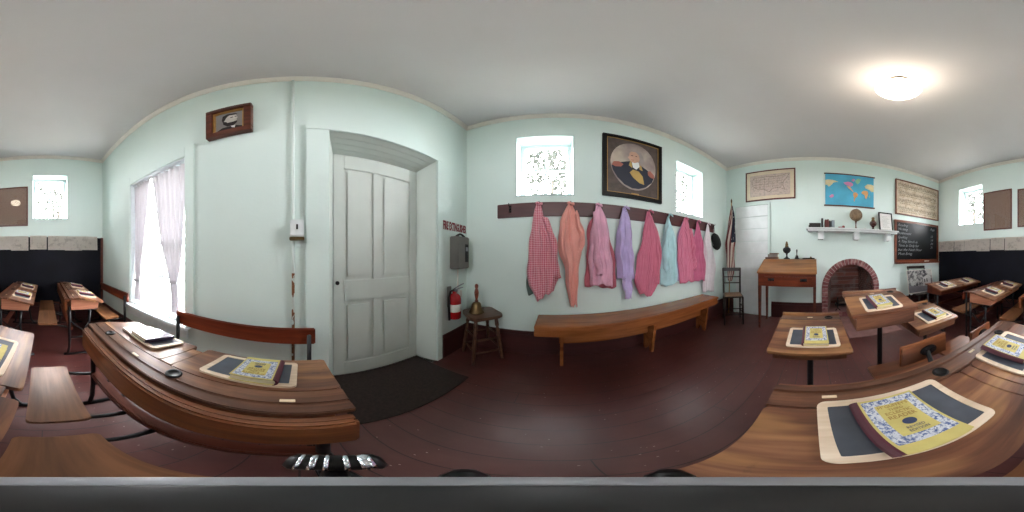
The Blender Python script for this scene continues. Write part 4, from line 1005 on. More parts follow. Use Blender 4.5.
def double_desk(label, xw, y0, y1, group, front='board', detail=True, seats=None, dark=False, box='boxwood'):
    """pupil sits on the east side facing west. xw = west edge of the writing top"""
    t = thing('double_school_desk', label, 'desk', (0, 0, 0), group=group)
    ym = (y0+y1)/2; xs = xw+.093; xl = xs+.24; zt = .680
    # pen strip with groove
    bm = bmesh.new()
    bbox_bm(bm, xw, xw+.028, y0, y1, zt-.018, zt, .003); bbox_bm(bm, xw+.026, xw+.040, y0, y1, zt-.018, zt-.0055, .001)
    bbox_bm(bm, xw+.039, xs, y0, y1, zt-.018, zt-.001, .003)
    mk('pen_strip', bm, M['deskdk'], t)
    def Z(x): return .677+SL*(x-xs)
    RY = lambda: None
    for (p, q) in ((y0, ym-.028), (ym+.028, y1)):
        bm = bmesh.new(); P = rrect(0, .246, p, q, .012)
        P = [(a, b_) for a, b_ in P]
        prism(bm, P, -.018, 0, bev=.003)
        Mx = Matrix.Translation((xs+.003, 0, .677)) @ Matrix.Rotation(math.atan(-SL), 4, 'Y')
        for v in bm.verts: v.co = Mx @ v.co
        ld_ = mk('lid', bm, M['desk'], t)
    bm = bmesh.new(); bbox_bm(bm, .003, .20, ym-.0255, ym+.0255, -.018, -.0006, .002, mat=Mx); mk('centre_batten', bm, M['desk'], t)
    for yy in (y0+.43-.01, y1-.16):
        o = L('inkwell', [(0, .0008), (.013, .0012), (.0155, .0035), (.021, .0045), (.0245, .002), (.025, 0)], M['black'], t, (xw+.062, yy, zt-.001), 24)
    for yy in (y0+.125, y0+.125+.47):
        B('number_tag', (xw+.045, xw+.056, yy-.016, yy+.016, zt-.002, zt+.001), M['tag'], t, .001)
    # book box below
    bm = bmesh.new()
    W2 = RM(PI/2, 0, 0)
    prism(bm, [(xw+.02, .545), (xl-.05, .545), (xl-.035, Z(xl-.035)-.021), (xw+.02, zt-.02)], -(y1-.035), -(y0+.035), W2)
    mk('book_box', bm, M[box], t)
    for yy in (y0+.06, y1-.06):
        bm = bmesh.new(); standard(bm, xw+.02, xl-.03, yy, .548); mk('iron_standard', bm, M['iron'], t, True)
    B('foot_rail', (xw-.005, xw+.040, y0+.06, y1-.06, .305, .345), M['wdark'], t, .006)
    if front == 'board':
        bm = bmesh.new()
        bbox_bm(bm, xw-.045, xw-.022, y0+.01, y1-.035, .545, .670, .007)
        bbox_bm(bm, xw-.024, xw-.004, y0+.01, y1-.02, .640, .664, .003)
        mk('front_board', bm, M['board'], t)
    elif front == 'rail':
        B('front_board', (xw-.09, xw-.07, y0+.03, y1-.0, .560, .655), M['redwood'], t, .006)
        for yy in (y0+.08, y1-.08): T('rail_post', [(xw-.065, yy, .0), (xw-.062, yy, .65)], .011, M['iron'], t)
    elif front == 'backs':
        B('front_board', (xw-.003, xw-.015, y0+.005, y1-.005, .645, .672), M['desk'], t, .003)
    if seats:
        for (xa, xb, ya, yb) in seats:
            fold_seat(t, xa, xb, ya, yb)
            for yy in (ya+.03, yb-.03):
                T('seat_bracket', [(xw+.01, yy, .31), (xb+.03, yy, .335), (xb-.02, yy, .351), (xa+.03, yy, .353)], [.012, .011, .010, .007], M['iron'], t)
    return t
NG = 'long double desks standing against the dark board wall'
FG = 'near double desks beside the tripod'
y0, y1 = -.11, .885
d1 = double_desk('near double oak desk by the tall window, pupil side towards the wall bench', .277, y0+.01, y1, FG, seats=[(-.035, .15, .445, .875), (-.055, .135, -.075, .36)])
th1 = math.radians(2.3); pv = Vector((.28, 0, 0)); d1.rotation_euler = (0, 0, th1); d1.location = pv - Matrix.Rotation(th1, 3, 'Z') @ pv
d2 = double_desk('nearest double oak desk, with yellow readers, facing the fireplace', -.393, y0+.02, y1, FG, front='backs')
# separate backs with iron plates and seats carried in front of the second desk
for (ya, yb, z0_, z1_, xx) in ((.33, .59, .555, .675, -.55), (.78, 1.01, .50, .60, -.53)):
    B('seat_back', (xx-.018, xx, ya, yb, z0_, z1_), M['board'], d2, .006)
    bm = bmesh.new(); ym = (ya+yb)/2; zm = (z0_+z1_)/2
    prism(bm, ell(ym+.01, zm, .045, .026, 24), xx, xx+.008, RM(PI/2, 0, PI/2)); 
    prism(bm, ell(ym-.012, zm, .014, .014, 12), xx, xx+.014, RM(PI/2, 0, PI/2)); prism(bm, ell(ym+.035, zm, .014, .014, 12), xx, xx+.014, RM(PI/2, 0, PI/2))
    mk('back_plate', bm, M['iron'], d2)
    T('back_arm', [(xx+.006, ym, zm), (xx+.05, ym, zm-.10), (-.34, ym, .30), (-.34, ym, .02)], .012, M['iron'], d2)
    fold_seat(d2, -.815, -.60, ya-.05, yb+.04, .385, 'board')
    T('seat_bracket', [(-.34, ym, .25), (-.55, ym, .30), (-.62, ym, .355), (-.78, ym, .356)], .011, M['iron'], d2)
p1 = double_desk('rear double desk nearest the tall window corner, its end box showing', .232, 1.50, 2.52, NG, seats=[(-.07, .125, 1.60, 2.03), (-.07, .125, 2.045, 2.52)])
p2 = double_desk('rear double desk second from the tall window, ahead of the aisle seats', -.44, 1.50, 2.52, NG, seats=[(-.735, -.56, 1.60, 2.04), (-.735, -.56, 2.055, 2.52)])
p3 = double_desk('rear double desk with a raised red-brown rail in front, third from the windows', -1.07, 1.48, 2.50, NG, front='rail', seats=[(-1.39, -1.19, 1.58, 2.02), (-1.39, -1.19, 2.035, 2.48)])
p4 = double_desk('dark rear double desk closest to the fireplace wall', -1.83, 1.50, 2.50, NG, front='none', box='wdark')

# single pedestal desks
SG = 'single pedestal desks near the fireplace'
def single_desk(label, x0, x1, y0, y1, z0, z1, apron, cz_=None):
    t = thing('single_school_desk', label, 'desk', (0, 0, 0), group=SG)
    sl_ = (z1-z0)/(x1-x0-.085); xs = x0+.085
    B('pen_strip', (x0+.012, xs, y0, y1, z0-.016, z0), M['deskdk'], t, .003)
    B('back_ledge', (x0, x0+.016, y0, y1, z0-.016, z0+.018), M['desk'], t, .004)
    L('inkwell', [(0, .0008), (.013, .0012), (.0155, .0035), (.021, .0045), (.0245, .002), (.025, 0)], M['black'], t, (xs-.035, y1-.07, z0), 20)
    B('number_tag', (xs-.045, xs-.034, (y0+y1)/2-.02, (y0+y1)/2+.012, z0-.001, z0+.002), M['tag'], t, .001)
    Mx = Matrix.Translation((xs+.002, 0, z0-.001)) @ Matrix.Rotation(math.atan(-sl_), 4, 'Y')
    Lx = (x1-xs)/math.cos(math.atan(sl_))
    bm = bmesh.new(); prism(bm, rrect(0, Lx, y0, y1, .01), -.017, 0, bev=.003)
    for v in bm.verts: v.co = Mx @ v.co
    mk('lid', bm, M['desk'], t)
    bm = bmesh.new()
    prism(bm, [(x0+.03, z0-apron-.03), (x1-.02, z1-apron), (x1-.012, z1-.019), (x0+.02, z0-.017)], -(y1-.025), -(y0+.025), RM(PI/2, 0, 0)); mk('book_box', bm, M['wdark'] if False else M['deskdk'], t)
    cx_, cy_ = (x0+x1)/2+.02, (y0+y1)/2
    zb = z0-apron-.02
    L('pedestal', [(0, .03), (.028, .03), (.022, .06), (.016, .09), (.016, zb-.05), (.03, zb-.01), (.05, zb+.01), (0, zb+.01)], M['iron'], t, (cx_, cy_, 0), 16)
    bm = bmesh.new()
    for k in range(4):
        a = PI/4+k*PI/2; tube(bm, [(cx_, cy_, .05), (cx_+.08*math.cos(a), cy_+.08*math.sin(a), .035), (cx_+.15*math.cos(a), cy_+.15*math.sin(a), .010)], [.02, .016, .010], 8)
    mk('pedestal_feet', bm, M['iron'], t, True)
    return t, (xs, z0-.001, sl_)
s1, ps1 = single_desk('low single pedestal desk in front of the writing desk, yellow reader squared up', -1.03, -.645, -.19, .165, .692, .643, .055)
s2, ps2 = single_desk('tallest single pedestal desk, standing before the fireplace arch', -1.09, -.79, .197, .605, .82, .765, .10)
s3, ps3 = single_desk('lowest single pedestal desk, half hidden behind the tallest one', -1.22, -.83, .625, 1.03, .625, .575, .075)

# ---- slates and books on each desk
pd = lambda xs: (xs, .677, SL)
P1_, P2_ = pd(.370), pd(-.300)
place('slate', 'slate on the near desk nearest the camera stand, beneath the large-looking reader', -.225, .145, P2_, 0, .0005)
place('reader', "nearest yellow and blue reader, spine towards the coat rail, on the near desk", -.215, .135, P2_, .02, .0095)
place('slate', 'slate on the near desk half that lies towards the dark board', -.215, .605, P2_, -.02, .0005)
place('reader', 'yellow and blue reader on the near desk half towards the dark board', -.235, .585, P2_, 0, .0095)
place('slate', 'slate under the yellow reader on the desk by the tall window', .478, .148, P1_, 0, .0005)
place('reader', 'yellow and blue reader seen upside down on the desk by the tall window', .465, .122, P1_, 0, .0095)
place('slate', 'slate under the dark plum book on the desk by the tall window', .482, .63, P1_, -.03, .0005)
place('plain', 'dark plum book on the slate nearest the curtains', .470, .61, P1_, -.03, .0095)
place('slate', 'slate on the low single desk in front of the writing desk', -.765, .002, ps1, 0, .0005, .86)
place('reader', 'yellow reader squared on the low single desk before the writing desk', -.762, .012, ps1, 0, .0085, .90)
place('slate', 'slate on the tallest single desk before the fireplace', -.895, .395, ps2, 0, .0005, .84)
place('reader', 'yellow reader on the tallest single desk before the fireplace', -.895, .385, ps2, .08, .0085, .86)
place('slate', 'slate on the lowest single desk behind the tallest one', -.95, .865, ps3, 0, .0005, .95)
place('reader', 'pale yellow reader on the lowest single desk behind the tallest one', -.95, .875, ps3, .05, .009, .95)
for xs, nm in ((.325, 'rear desk nearest the tall window'), (-.347, 'rear desk second from the tall window'), (-.977, 'railed rear desk'), (-1.737, 'dark rear desk nearest the fireplace')):
    for yy, pos in ((1.74, 'near end'), (2.26, 'far end')):
        place('slate', f'slate at the {pos} of the {nm}', xs+.112, yy, pd(xs), 0, .0005)
        place('reader', f'pale dark-spined reader, {pos} of the {nm}', xs+.112, yy, pd(xs), 0, .0095)

# ---- wall benches behind the window-side desks
WG = 'wall-side benches behind the desks by the tall window'
def rear_bench(label, y0, y1):
    t = thing('desk_bench', label, 'bench', (0, 0, 0), group=WG)
    B('backrest', (.888, .908, y0, y1, .545, .655), M['redwood'], t, .006)
    for yy in (y0+.035, y1-.035):
        bm = bmesh.new(); bbox_bm(bm, .862, .886, yy-.012, yy+.012, .0, .62, .004); tube(bm, [(.874, yy, .33), (.80, yy, .345), (.65, yy, .345)], .010, 8)
        tube(bm, [(.68, yy, .345), (.69, yy, .15), (.68, yy, .012)], .010, 8)
        bbox_bm(bm, .66, .90, yy-.014, yy+.014, 0, .014, .004); mk('iron_standard', bm, M['iron'], t, True)
    ym = (y0+y1)/2
    fold_seat(t, .632, .80, y0+.03, ym-.008); fold_seat(t, .632, .80, ym+.008, y1-.03)
rear_bench('wall bench with a red-brown backrest beside the pipe, behind the near desk', -.08, .855)
rear_bench('wall bench with a red-brown backrest in the corner of the long dark board', 1.60, 2.52)

# ================================================================== WRITING DESK, WEST WALL
t = thing('writing_desk', 'tall slant-top wooden writing desk with one drawer, beside the fireplace', 'desk')
wy0, wy1, xf, xb = -.77, .055, -2.155, -2.60
bm = bmesh.new(); prism(bm, [(xf, .845), (xf-.005, .862), (xb+.10, 1.03), (xb, 1.035), (xb, 1.015), (xb+.10, 1.012), (xf-.005, .838)], -wy1, -wy0, RM(PI/2, 0, 0)); mk('slant_top', bm, M['writing'], t)
bm = bmesh.new(); prism(bm, [(xf-.02, .66), (xf-.02, .835), (xb+.11, 1.008), (xb+.01, 1.012), (xb+.01, .66)], -(wy1-.01), -(wy0+.01), RM(PI/2, 0, 0)); mk('body', bm, M['redwood'], t)
dw_ = B('drawer', (xf-.022, xf-.012, wy0+.10, wy1-.06, .69, .80), M['redwood'], t, .004)
for yy in (wy0+.20, wy1-.18):
    bm = bmesh.new(); bbox_bm(bm, xf-.013, xf-.009, yy-.045, yy+.045, .735, .775, .001); tube(bm, [(xf-.012, yy-.035, .76), (xf+.004, yy-.03, .745), (xf+.006, yy, .738), (xf+.004, yy+.03, .745), (xf-.012, yy+.035, .76)], .004, 6)
    mk('drawer_pull', bm, M['iron'], dw_, True)
for xx in (xf-.06, xb+.01):
    for yy in (wy0+.01, wy1-.05):
        bm = bmesh.new(); c_ = (xx+.02, yy+.02)
        vs_ = [[bm.verts.new((c_[0]+sx_*h, c_[1]+sy_*h, z)) for sx_, sy_ in ((-1, -1), (1, -1), (1, 1), (-1, 1))] for h, z in ((.014, 0), (.021, .66))]
        bm.faces.new(vs_[0][::-1]); bm.faces.new(vs_[1])
        for i in range(4): j = (i+1) % 4; bm.faces.new((vs_[0][i], vs_[0][j], vs_[1][j], vs_[1][i]))
        mk('leg', bm, M['wdark'], t)
# things standing on it
def zt_(x): return 1.0355
def book(name, label, dims, mat, group=None, rz=0, loc=(0, 0, 0), upright=False):
    """dims: thickness axis z; spine along y"""
    a, b_, h = dims
    t = thing(name, label, 'book', loc, rz, group)
    cv = .003
    if upright:  # spine faces +x
        B('cover', (-a/2, a/2, -h/2, -h/2+cv, 0, b_), M[mat], t, .001); B('cover', (-a/2, a/2, h/2-cv, h/2, 0, b_), M[mat], t, .001)
        B('spine', (a/2-.001, a/2+.003, -h/2, h/2, 0, b_), M[mat], t, .001); B('pages', (-a/2+.004, a/2-.001, -h/2+cv, h/2-cv, .003, b_-.004), M['pages'], t, 0)
    else:
        B('cover', (-a/2, a/2, -b_/2, b_/2, 0, cv), M[mat], t, .001); B('cover', (-a/2, a/2, -b_/2, b_/2, h-cv, h), M[mat], t, .001)
        B('spine', (a/2-.001, a/2+.003, -b_/2, b_/2, 0, h), M[mat], t, .001); B('pages', (-a/2+.004, a/2-.001, -b_/2+.004, b_/2-.004, cv, h-cv), M['pages'], t, 0)
    return t
M['greybook'] = plain('grey_cloth_cover', '#77716c', .7); M['brownbook'] = plain('brown_leather_cover', '#5a3d30', .6); M['redbook'] = plain('dark_red_cover', '#5e2622', .6); M['blackbook'] = plain('black_cover', '#17120f', .5); M['palebook'] = plain('pale_blue_grey_cover', '#8a949c', .6)
book('reference_book', 'brown book at the bottom of the stack on the writing desk', (.09, .21, .03), 'brownbook', 'books stacked on the writing desk', 0, (-2.548, -.645, 1.0355))
book('reference_book', 'grey book in the middle of the stack on the writing desk', (.085, .16, .045), 'greybook', 'books stacked on the writing desk', .05, (-2.548, -.63, 1.066))
book('reference_book', 'thin brown book on top of the stack on the writing desk', (.08, .14, .018), 'brownbook', 'books stacked on the writing desk', -.12, (-2.548, -.61, 1.1115))
t = thing('oil_lamp', 'dark oil lamp with a squat font, without chimney, on the writing desk', 'lamp', (-2.548, -.41, 1.0355))
L('base', [(0, 0), (.05, 0), (.052, .008), (.03, .02), (.014, .035), (.011, .06), (.018, .085), (.0, .085)], M['iron'], t, seg=20)
L('font', [(0, .083), (.02, .085), (.05, .105), (.064, .135), (.06, .165), (.035, .185), (.02, .19), (0, .19)], M['iron'], t, seg=24)
L('burner', [(.0, .188), (.028, .19), (.032, .20), (.022, .215), (.026, .23), (.018, .25), (.012, .275), (0, .28)], M['brass'], t, seg=16)
t = thing('small_desk_bell', 'small dark hand bell with a thin handle on the writing desk', 'bell', (-2.545, -.25, 1.0355))
L('bell_cup', [(.036, 0), (.037, .003), (.03, .015), (.022, .04), (.017, .055), (0, .062)], M['iron'], t, seg=20); L('handle', [(0, .06), (.007, .062), (.005, .08), (.009, .11), (.011, .135), (.006, .15), (0, .152)], M['black'], t, seg=12)
t = thing('pen_tray', 'low dark pen tray with small items at the right end of the writing desk', 'tray', (-2.545, -.06, 1.0355))
bm = bmesh.new(); bbox_bm(bm, -.035, .035, -.10, .09, 0, .008, .002); bbox_bm(bm, -.035, -.03, -.10, .09, .006, .016, .001); bbox_bm(bm, .03, .035, -.10, .09, .006, .016, .001); mk('tray', bm, M['black'], t)
T('pen', [(-.01, -.08, .014), (.0, .06, .016)], .004, M['redwood'], t, 6); L('ink_bottle', [(0, .008), (.014, .008), (.015, .025), (.008, .032), (.008, .040), (0, .04)], M['brass'], t, (0, .03, 0), 12)

# ================================================================== CORNER CHAIR AND FLAG
t = thing('corner_chair', 'small dark wooden chair with cane seat in front of the flag', 'chair', (-2.255, -1.205, 0), .60)
t.scale = (1, 1, 1.13)
hw, hd = .135, .135
# local +x = front
for sy_ in (1, -1):
    T('leg', [(hd+.01, sy_*(hw+.005), 0), (hd, sy_*hw, .40)], [.013, .017], M['chair'], t, 10)
    T('back_post', [(-hd-.03, sy_*(hw+.005), 0), (-hd, sy_*hw, .40), (-hd-.02, sy_*(hw+.002), .60), (-hd-.05, sy_*(hw+.01), .775)], [.013, .017, .015, .013], M['chair'], t, 10)
bm = bmesh.new(); prism(bm, rrect(-hd-.01, hd+.02, -hw-.01, hw+.01, .02), .395, .415, bev=.004); mk('seat_frame', bm, M['chair'], t)
bm = bmesh.new(); prism(bm, rrect(-hd+.01, hd, -hw+.01, hw-.01, .02), .41, .421); mk('cane_seat', bm, M['caning'], t)
bm = bmesh.new(); 
bbox_bm(bm, -hd-.062, -hd-.044, -hw-.02, hw+.02, .735, .785, .005); mk('top_rail', bm, M['chair'], t)
for z in (.56, .65): T('back_rung', [(-hd-.015-(z-.55)*.09, -hw, z), (-hd-.015-(z-.55)*.09, hw, z)], .008, M['chair'], t)
for z in (.15, .24):
    T('rung', [(hd+.005, -hw, z), (hd+.005, hw, z)], .007, M['chair'], t)
    for sy_ in (1, -1): T('rung', [(hd+.005, sy_*hw, z+.02), (-hd-.015, sy_*hw, z+.02)], .007, M['chair'], t)

def flag_mat():
    m, t, b = newmat('striped_flag_cloth')
    uv = N(t, 'ShaderNodeUVMap'); s = N(t, 'ShaderNodeSeparateXYZ'); t.links.new(uv.outputs[0], s.inputs[0])
    st_ = math_(t, 'GREATER_THAN', math_(t, 'FRACT', math_(t, 'ADD', math_(t, 'MULTIPLY', s.outputs['X'], 8.0), math_(t, 'MULTIPLY', s.outputs['Y'], 1.6))), .5)
    c = mix(t, st_, '#6b2023', '#c9b8ad')
    can = math_(t, 'MULTIPLY', math_(t, 'LESS_THAN', math_(t, 'ABSOLUTE', math_(t, 'SUBTRACT', s.outputs['X'], .22)), .14), math_(t, 'LESS_THAN', s.outputs['Y'], .50))
    vo = N(t, 'ShaderNodeTexVoronoi', Scale=14.0); t.links.new(uv.outputs[0], vo.inputs['Vector'])
    star = math_(t, 'LESS_THAN', vo.outputs['Distance'], .22)
    cc = mix(t, star, '#1b1f33', '#c9c6c4')
    t.links.new(mix(t, can, c, cc), b.inputs['Base Color']); b.inputs['Roughness'].default_value = .8
    return m
M['flag'] = flag_mat()
t = thing('national_flag', 'furled striped flag with starred blue corner leaning in the corner by the plank door', 'flag')
ptop, pbot = Vector((-2.56, -1.395, 2.07)), Vector((-2.60, -1.475, .0))
T('pole', [pbot, ptop], .009, M['gold'], t)
L('spear_tip', [(0, 0), (.014, .002), (.008, .015), (.016, .035), (.012, .055), (0, .09)], M['brass'], t, (ptop.x, ptop.y, ptop.z-.005), 12)
bm = bmesh.new(); uvl = bm.loops.layers.uv.new('UVMap'); rows, cols = 40, 26; g = []
hw_ = [(0, .012), (.06, .028), (.2, .052), (.35, .072), (.5, .085), (.62, .075), (.8, .065), (.92, .055), (1, .04)]
def hwid(v):
    for i in range(len(hw_)-1):
        if v <= hw_[i+1][0]: f = (v-hw_[i][0])/(hw_[i+1][0]-hw_[i][0]); return hw_[i][1]*(1-f)+hw_[i+1][1]*f
    return hw_[-1][1]
for r in range(rows+1):
    v = r/rows; p = ptop.lerp(pbot, .03+.66*v); row = []
    for c in range(cols):
        a = 2*PI*c/cols; k_ = 1+.20*math.sin(a*5+v*7)+.12*math.sin(a*3-v*11); rr_ = hwid(v)*k_
        row.append(bm.verts.new((p.x+.01+rr_*math.cos(a)*.65+.01*v, p.y+.015+rr_*math.sin(a)+.012*math.sin(v*9), p.z-.02*math.sin(a*2)*v)))
    g.append(row)
for r in range(rows):
    for c in range(cols):
        f = bm.faces.new((g[r][c], g[r][(c+1) % cols], g[r+1][(c+1) % cols], g[r+1][c]))
        for lp, (uu, vv) in zip(f.loops, ((c, r), (c+1, r), (c+1, r+1), (c, r+1))): lp[uvl].uv = (uu/cols, vv/rows)
bm.faces.new(g[0][::-1]); bm.faces.new(g[-1])
mk('flag_cloth', bm, M['flag'], t, True)

# ================================================================== FIREPLACE
t = thing('fireplace', 'arched fireplace trimmed with pinkish bricks, its firebox blackened', 'fireplace')
W = WALLM['W']; Ri = .405
def arc(r, a): return (FY+r*math.cos(a), FZ+r*math.sin(a))
bm = bmesh.new(); nb = 24
for k in range(nb):
    a_ = PI*k/nb+.012; b_ = PI*(k+1)/nb-.012
    prism(bm, [arc(Ri, a_), arc(FR, a_), arc(FR, (a_+b_)/2), arc(FR, b_), arc(Ri, b_), arc(Ri, (a_+b_)/2)], -.06, .012, W)
zb_ = 0
for k in range(8):
    z = FZ*k/8
    for (p, q) in ((FY-FR, FY-Ri), (FY+Ri, FY+FR)): bbox_bm(bm, p+.002, q-.002, z+.004, z+FZ/8-.004, -.06, .012, .002, mat=W)
mk('brick_arch', bm, M['brick'], t)
bm = bmesh.new()
pts = [arc(FR-.004, PI*k/32) for k in range(33)]; pin = [arc(Ri+.004, PI*k/32) for k in range(33)]
pts = [(FY+FR-.004, 0)]+pts+[(FY-FR+.004, 0)]; pin = [(FY+Ri+.004, 0)]+pin+[(FY-Ri-.004, 0)]
for i in range(len(pts)-1): prism(bm, [pts[i], pts[i+1], pin[i+1], pin[i]], -.06, .006, W)
mk('mortar_bed', bm, M['mortar'], t)
# wall spandrels above the arch
bm = bmesh.new()
for k in range(32):
    a_, b_ = PI*k/32, PI*(k+1)/32
    p, q = arc(FR, a_), arc(FR, b_)
    prism(bm, [p, (p[0], FZ+FR), (q[0], FZ+FR), q], -.06, 0, W) if abs(p[0]-q[0]) > 1e-4 else None
mk('plaster_spandrel', bm, M['wall'], t)
# firebox
Bs('firebox', [(XW-.62, XW-.58, FY-.40, FY+.40, 0, 1.1)], M['firebrick'], t, 0)
bm = bmesh.new()
for s_ in (-1, 1):
    vs_ = [bm.verts.new((XW-.05, FY+s_*.42, 0)), bm.verts.new((XW-.60, FY+s_*.28, 0)), bm.verts.new((XW-.60, FY+s_*.28, 1.15)), bm.verts.new((XW-.05, FY+s_*.42, 1.15))]
    w2 = [bm.verts.new(v.co+Vector((0, s_*.08, 0))) for v in vs_]
    bm.faces.new(vs_); bm.faces.new(w2[::-1])
    for i in range(4): j = (i+1) % 4; bm.faces.new((vs_[i], vs_[j], w2[j], w2[i]))
mk('firebox_cheek', bm, M['firebrick'], t)
B('firebox_roof', (XW-.62, XW-.05, FY-.55, FY+.55, 1.05, 1.12), M['soot'], t, 0)
B('firebox_floor', (XW-.60, XW-.002, FY-Ri, FY+Ri, .0, .10), M['hearth'], t, .004)
Bs('brick_step', [(XW-.05, XW+.014, FY-Ri+.004+k*.1157, FY-Ri+.11+k*.1157, .02, .098) for k in range(7)], M['brick'], t, .003)
struct(B('hearth_slab', (XW+.0, -1.90, .44, 1.16, 0, .006), M['hearth'], None, .001)).name = 'trim_7'
t = thing('andiron', 'black iron fire grate with upright posts inside the fireplace', 'fire grate', (XW-.12, FY, .10))
bm = bmesh.new()
for yy in (-.22, .22):
    bm = bmesh.new(); tube(bm, [(0, yy, .03), (0, yy, .22), (0, yy, .24)], [.010, .009, .016], 8); tube(bm, [(0, yy, .06), (-.12, yy, .06), (-.28, yy, .06), (-.28, yy, 0)], .009, 8)
    tube(bm, [(.03, yy-.04, 0), (0, yy, .05), (.03, yy+.04, 0)], .009, 8)
    mk('andiron_post', bm, M['iron'], t, True)
bm = bmesh.new()
for k in range(6): tube(bm, [(-.05-k*.04, -.22, .07), (-.05-k*.04, .22, .07)], .006, 6)
tube(bm, [(0, -.22, .17), (0, .22, .17)], .006, 6)
mk('grate_bars', bm, M['iron'], t, True)
lgm = wood('charred_log', '#3a302b', '#5a4e47', '#8a7e76', 'y', 1.2, .9)
for i, (xx, zz, rr) in enumerate(((-.10, .118, .035), (-.19, .113, .03), (-.145, .172, .032))):
    bm = bmesh.new(); tube(bm, [(XW-.12+xx, FY-.19+.02*i, .10+zz), (XW-.12+xx+.01, FY, .10+zz+.004), (XW-.12+xx, FY+.2, .10+zz)], [rr*.9, rr, rr*.85], 12)
    tag(mk('firewood_log', bm, lgm, None, True), ['charred log at the front of the fire grate', 'charred log at the back of the fire grate', 'charred log on top of the other two in the grate'][i], 'log', 'logs in the fireplace')

# mantel shelf
t = thing('mantel_shelf', 'white mantel shelf on three block brackets above the fireplace', 'shelf')
B('shelf_board', (XW, XW+.20, -.10, 1.462, 1.505, 1.53), M['white'], t, .004)
B('shelf_moulding', (XW, XW+.175, -.08, 1.45, 1.475, 1.505), M['white'], t, .006)
for yy in (.13, .72, 1.30): B('bracket', (XW, XW+.12, yy-.045, yy+.045, 1.35, 1.475), M['white'], t, .004)
zs, xm = 1.5305, XW+.10
BG = 'books on the mantel shelf'
book('mantel_book', 'black book lying flat at the bottom left end of the mantel', (.12, .19, .038), 'blackbook', BG, 0, (xm, .03, zs))
book('mantel_book', 'black book lying on another at the left end of the mantel', (.12, .18, .036), 'blackbook', BG, 0, (xm, .035, zs+.0385))
book('mantel_book', 'tall black upright book beside the lying pair on the mantel', (.11, .155, .028), 'blackbook', BG, 0, (xm, .150, zs), True)
book('mantel_book', 'dark red upright book, first of the red pair on the mantel', (.11, .135, .026), 'redbook', BG, 0, (xm, .205, zs), True)
book('mantel_book', 'dark red upright book next to the pale one on the mantel', (.11, .138, .030), 'redbook', BG, 0, (xm, .238, zs), True)
book('mantel_book', 'thin black upright book between red and pale ones on the mantel', (.11, .12, .018), 'blackbook', BG, 0, (xm, .268, zs), True)
book('mantel_book', 'pale blue-grey upright book at the right end of the mantel row', (.11, .125, .045), 'palebook', BG, .12, (xm, .315, zs), True)
M['toyred'] = plain('faded_red_paint', '#9c4a48', .5)
t = thing('red_trinket', 'small red carved trinket on the mantel between books and globe', 'ornament', (xm, .455, zs))
bm = bmesh.new(); bbox_bm(bm, -.02, .02, -.055, .045, 0, .03, .012, 3); mk('body', bm, M['toyred'], t)
L('head', [(0, 0), (.018, .004), (.024, .02), (.018, .036), (0, .042)], M['toyred'], t, (0, .04, .012), 14)
t = thing('small_globe', 'small brown terrestrial globe on a dark stand on the mantel', 'globe', (xm, .705, zs))
bm = bmesh.new(); bmesh.ops.create_uvsphere(bm, u_segments=28, v_segments=18, radius=.104, matrix=Matrix.Translation((0, 0, .245)))
mk('sphere', bm, paper_print('aged_globe_print', '#8a7458', '#6b5641', 9, .5), t, True)
L('stand', [(0, 0), (.04, 0), (.042, .008), (.02, .018), (.010, .035), (.008, .08), (.012, .11), (.018, .135), (.02, .145)], M['wdark'], t)
bm = bmesh.new(); tube(bm, [(0, .110*math.cos(a), .245+.110*math.sin(a)) for a in [(-PI/2+k*PI/12) for k in range(13)]], .004, 6); mk('meridian_ring', bm, M['brass'], t, True)
t = thing('seashell', 'tiny pale shell on the mantel between globe and amber lamp', 'shell', (xm, .86, zs))
L('shell_body', [(0, 0), (.02, .002), (.022, .012), (.012, .022), (0, .028)], M['offwhite'], t, seg=12); L('shell_tip', [(0, 0), (.009, .002), (.006, .010), (0, .02)], M['offwhite'], t, (0, -.025, 0), 10)
M['amber'] = plain('dark_amber_glass', '#3c1712', .12, coat=.5)
t = thing('amber_oil_lamp', 'dark red glass oil lamp with brass burner on the mantel', 'lamp', (xm, 1.01, zs))
L('base', [(0, 0), (.045, 0), (.047, .008), (.025, .02), (.012, .035), (.02, .052), (0, .052)], M['amber'], t, seg=20)
L('font', [(0, .05), (.02, .052), (.055, .085), (.064, .115), (.055, .145), (.03, .16), (0, .162)], M['amber'], t, seg=24); L('burner', [(0, .16), (.03, .162), (.032, .175), (.022, .19), (.03, .205), (.02, .225), (0, .228)], M['brass'], t, seg=16)
t = thing('certificate_frame', 'black framed certificate leaning against the wall on the mantel', 'picture', (XW+.085, 1.272, zs))
X = Matrix.Rotation(-.16, 4, 'Y')
Bs('frame', [(-.008, .008, -.135, .135, 0, .022), (-.008, .008, -.135, .135, .338, .36), (-.008, .008, -.135, -.113, 0, .36), (-.008, .008, .113, .135, 0, .36)], M['black'], t, .002, X)
B('sheet', (-.006, .002, -.12, .12, .015, .345), plain('white_certificate', '#d7d3d0', .7, var=.02), t, 0, xf=X)
bm = bmesh.new()
for k in range(9): bbox_bm(bm, .0022, .0028, -.07, .07-.02*(k % 3), .07+k*.026, .073+k*.026, mat=X)
mk('printed_lines', bm, M['grey'], t)

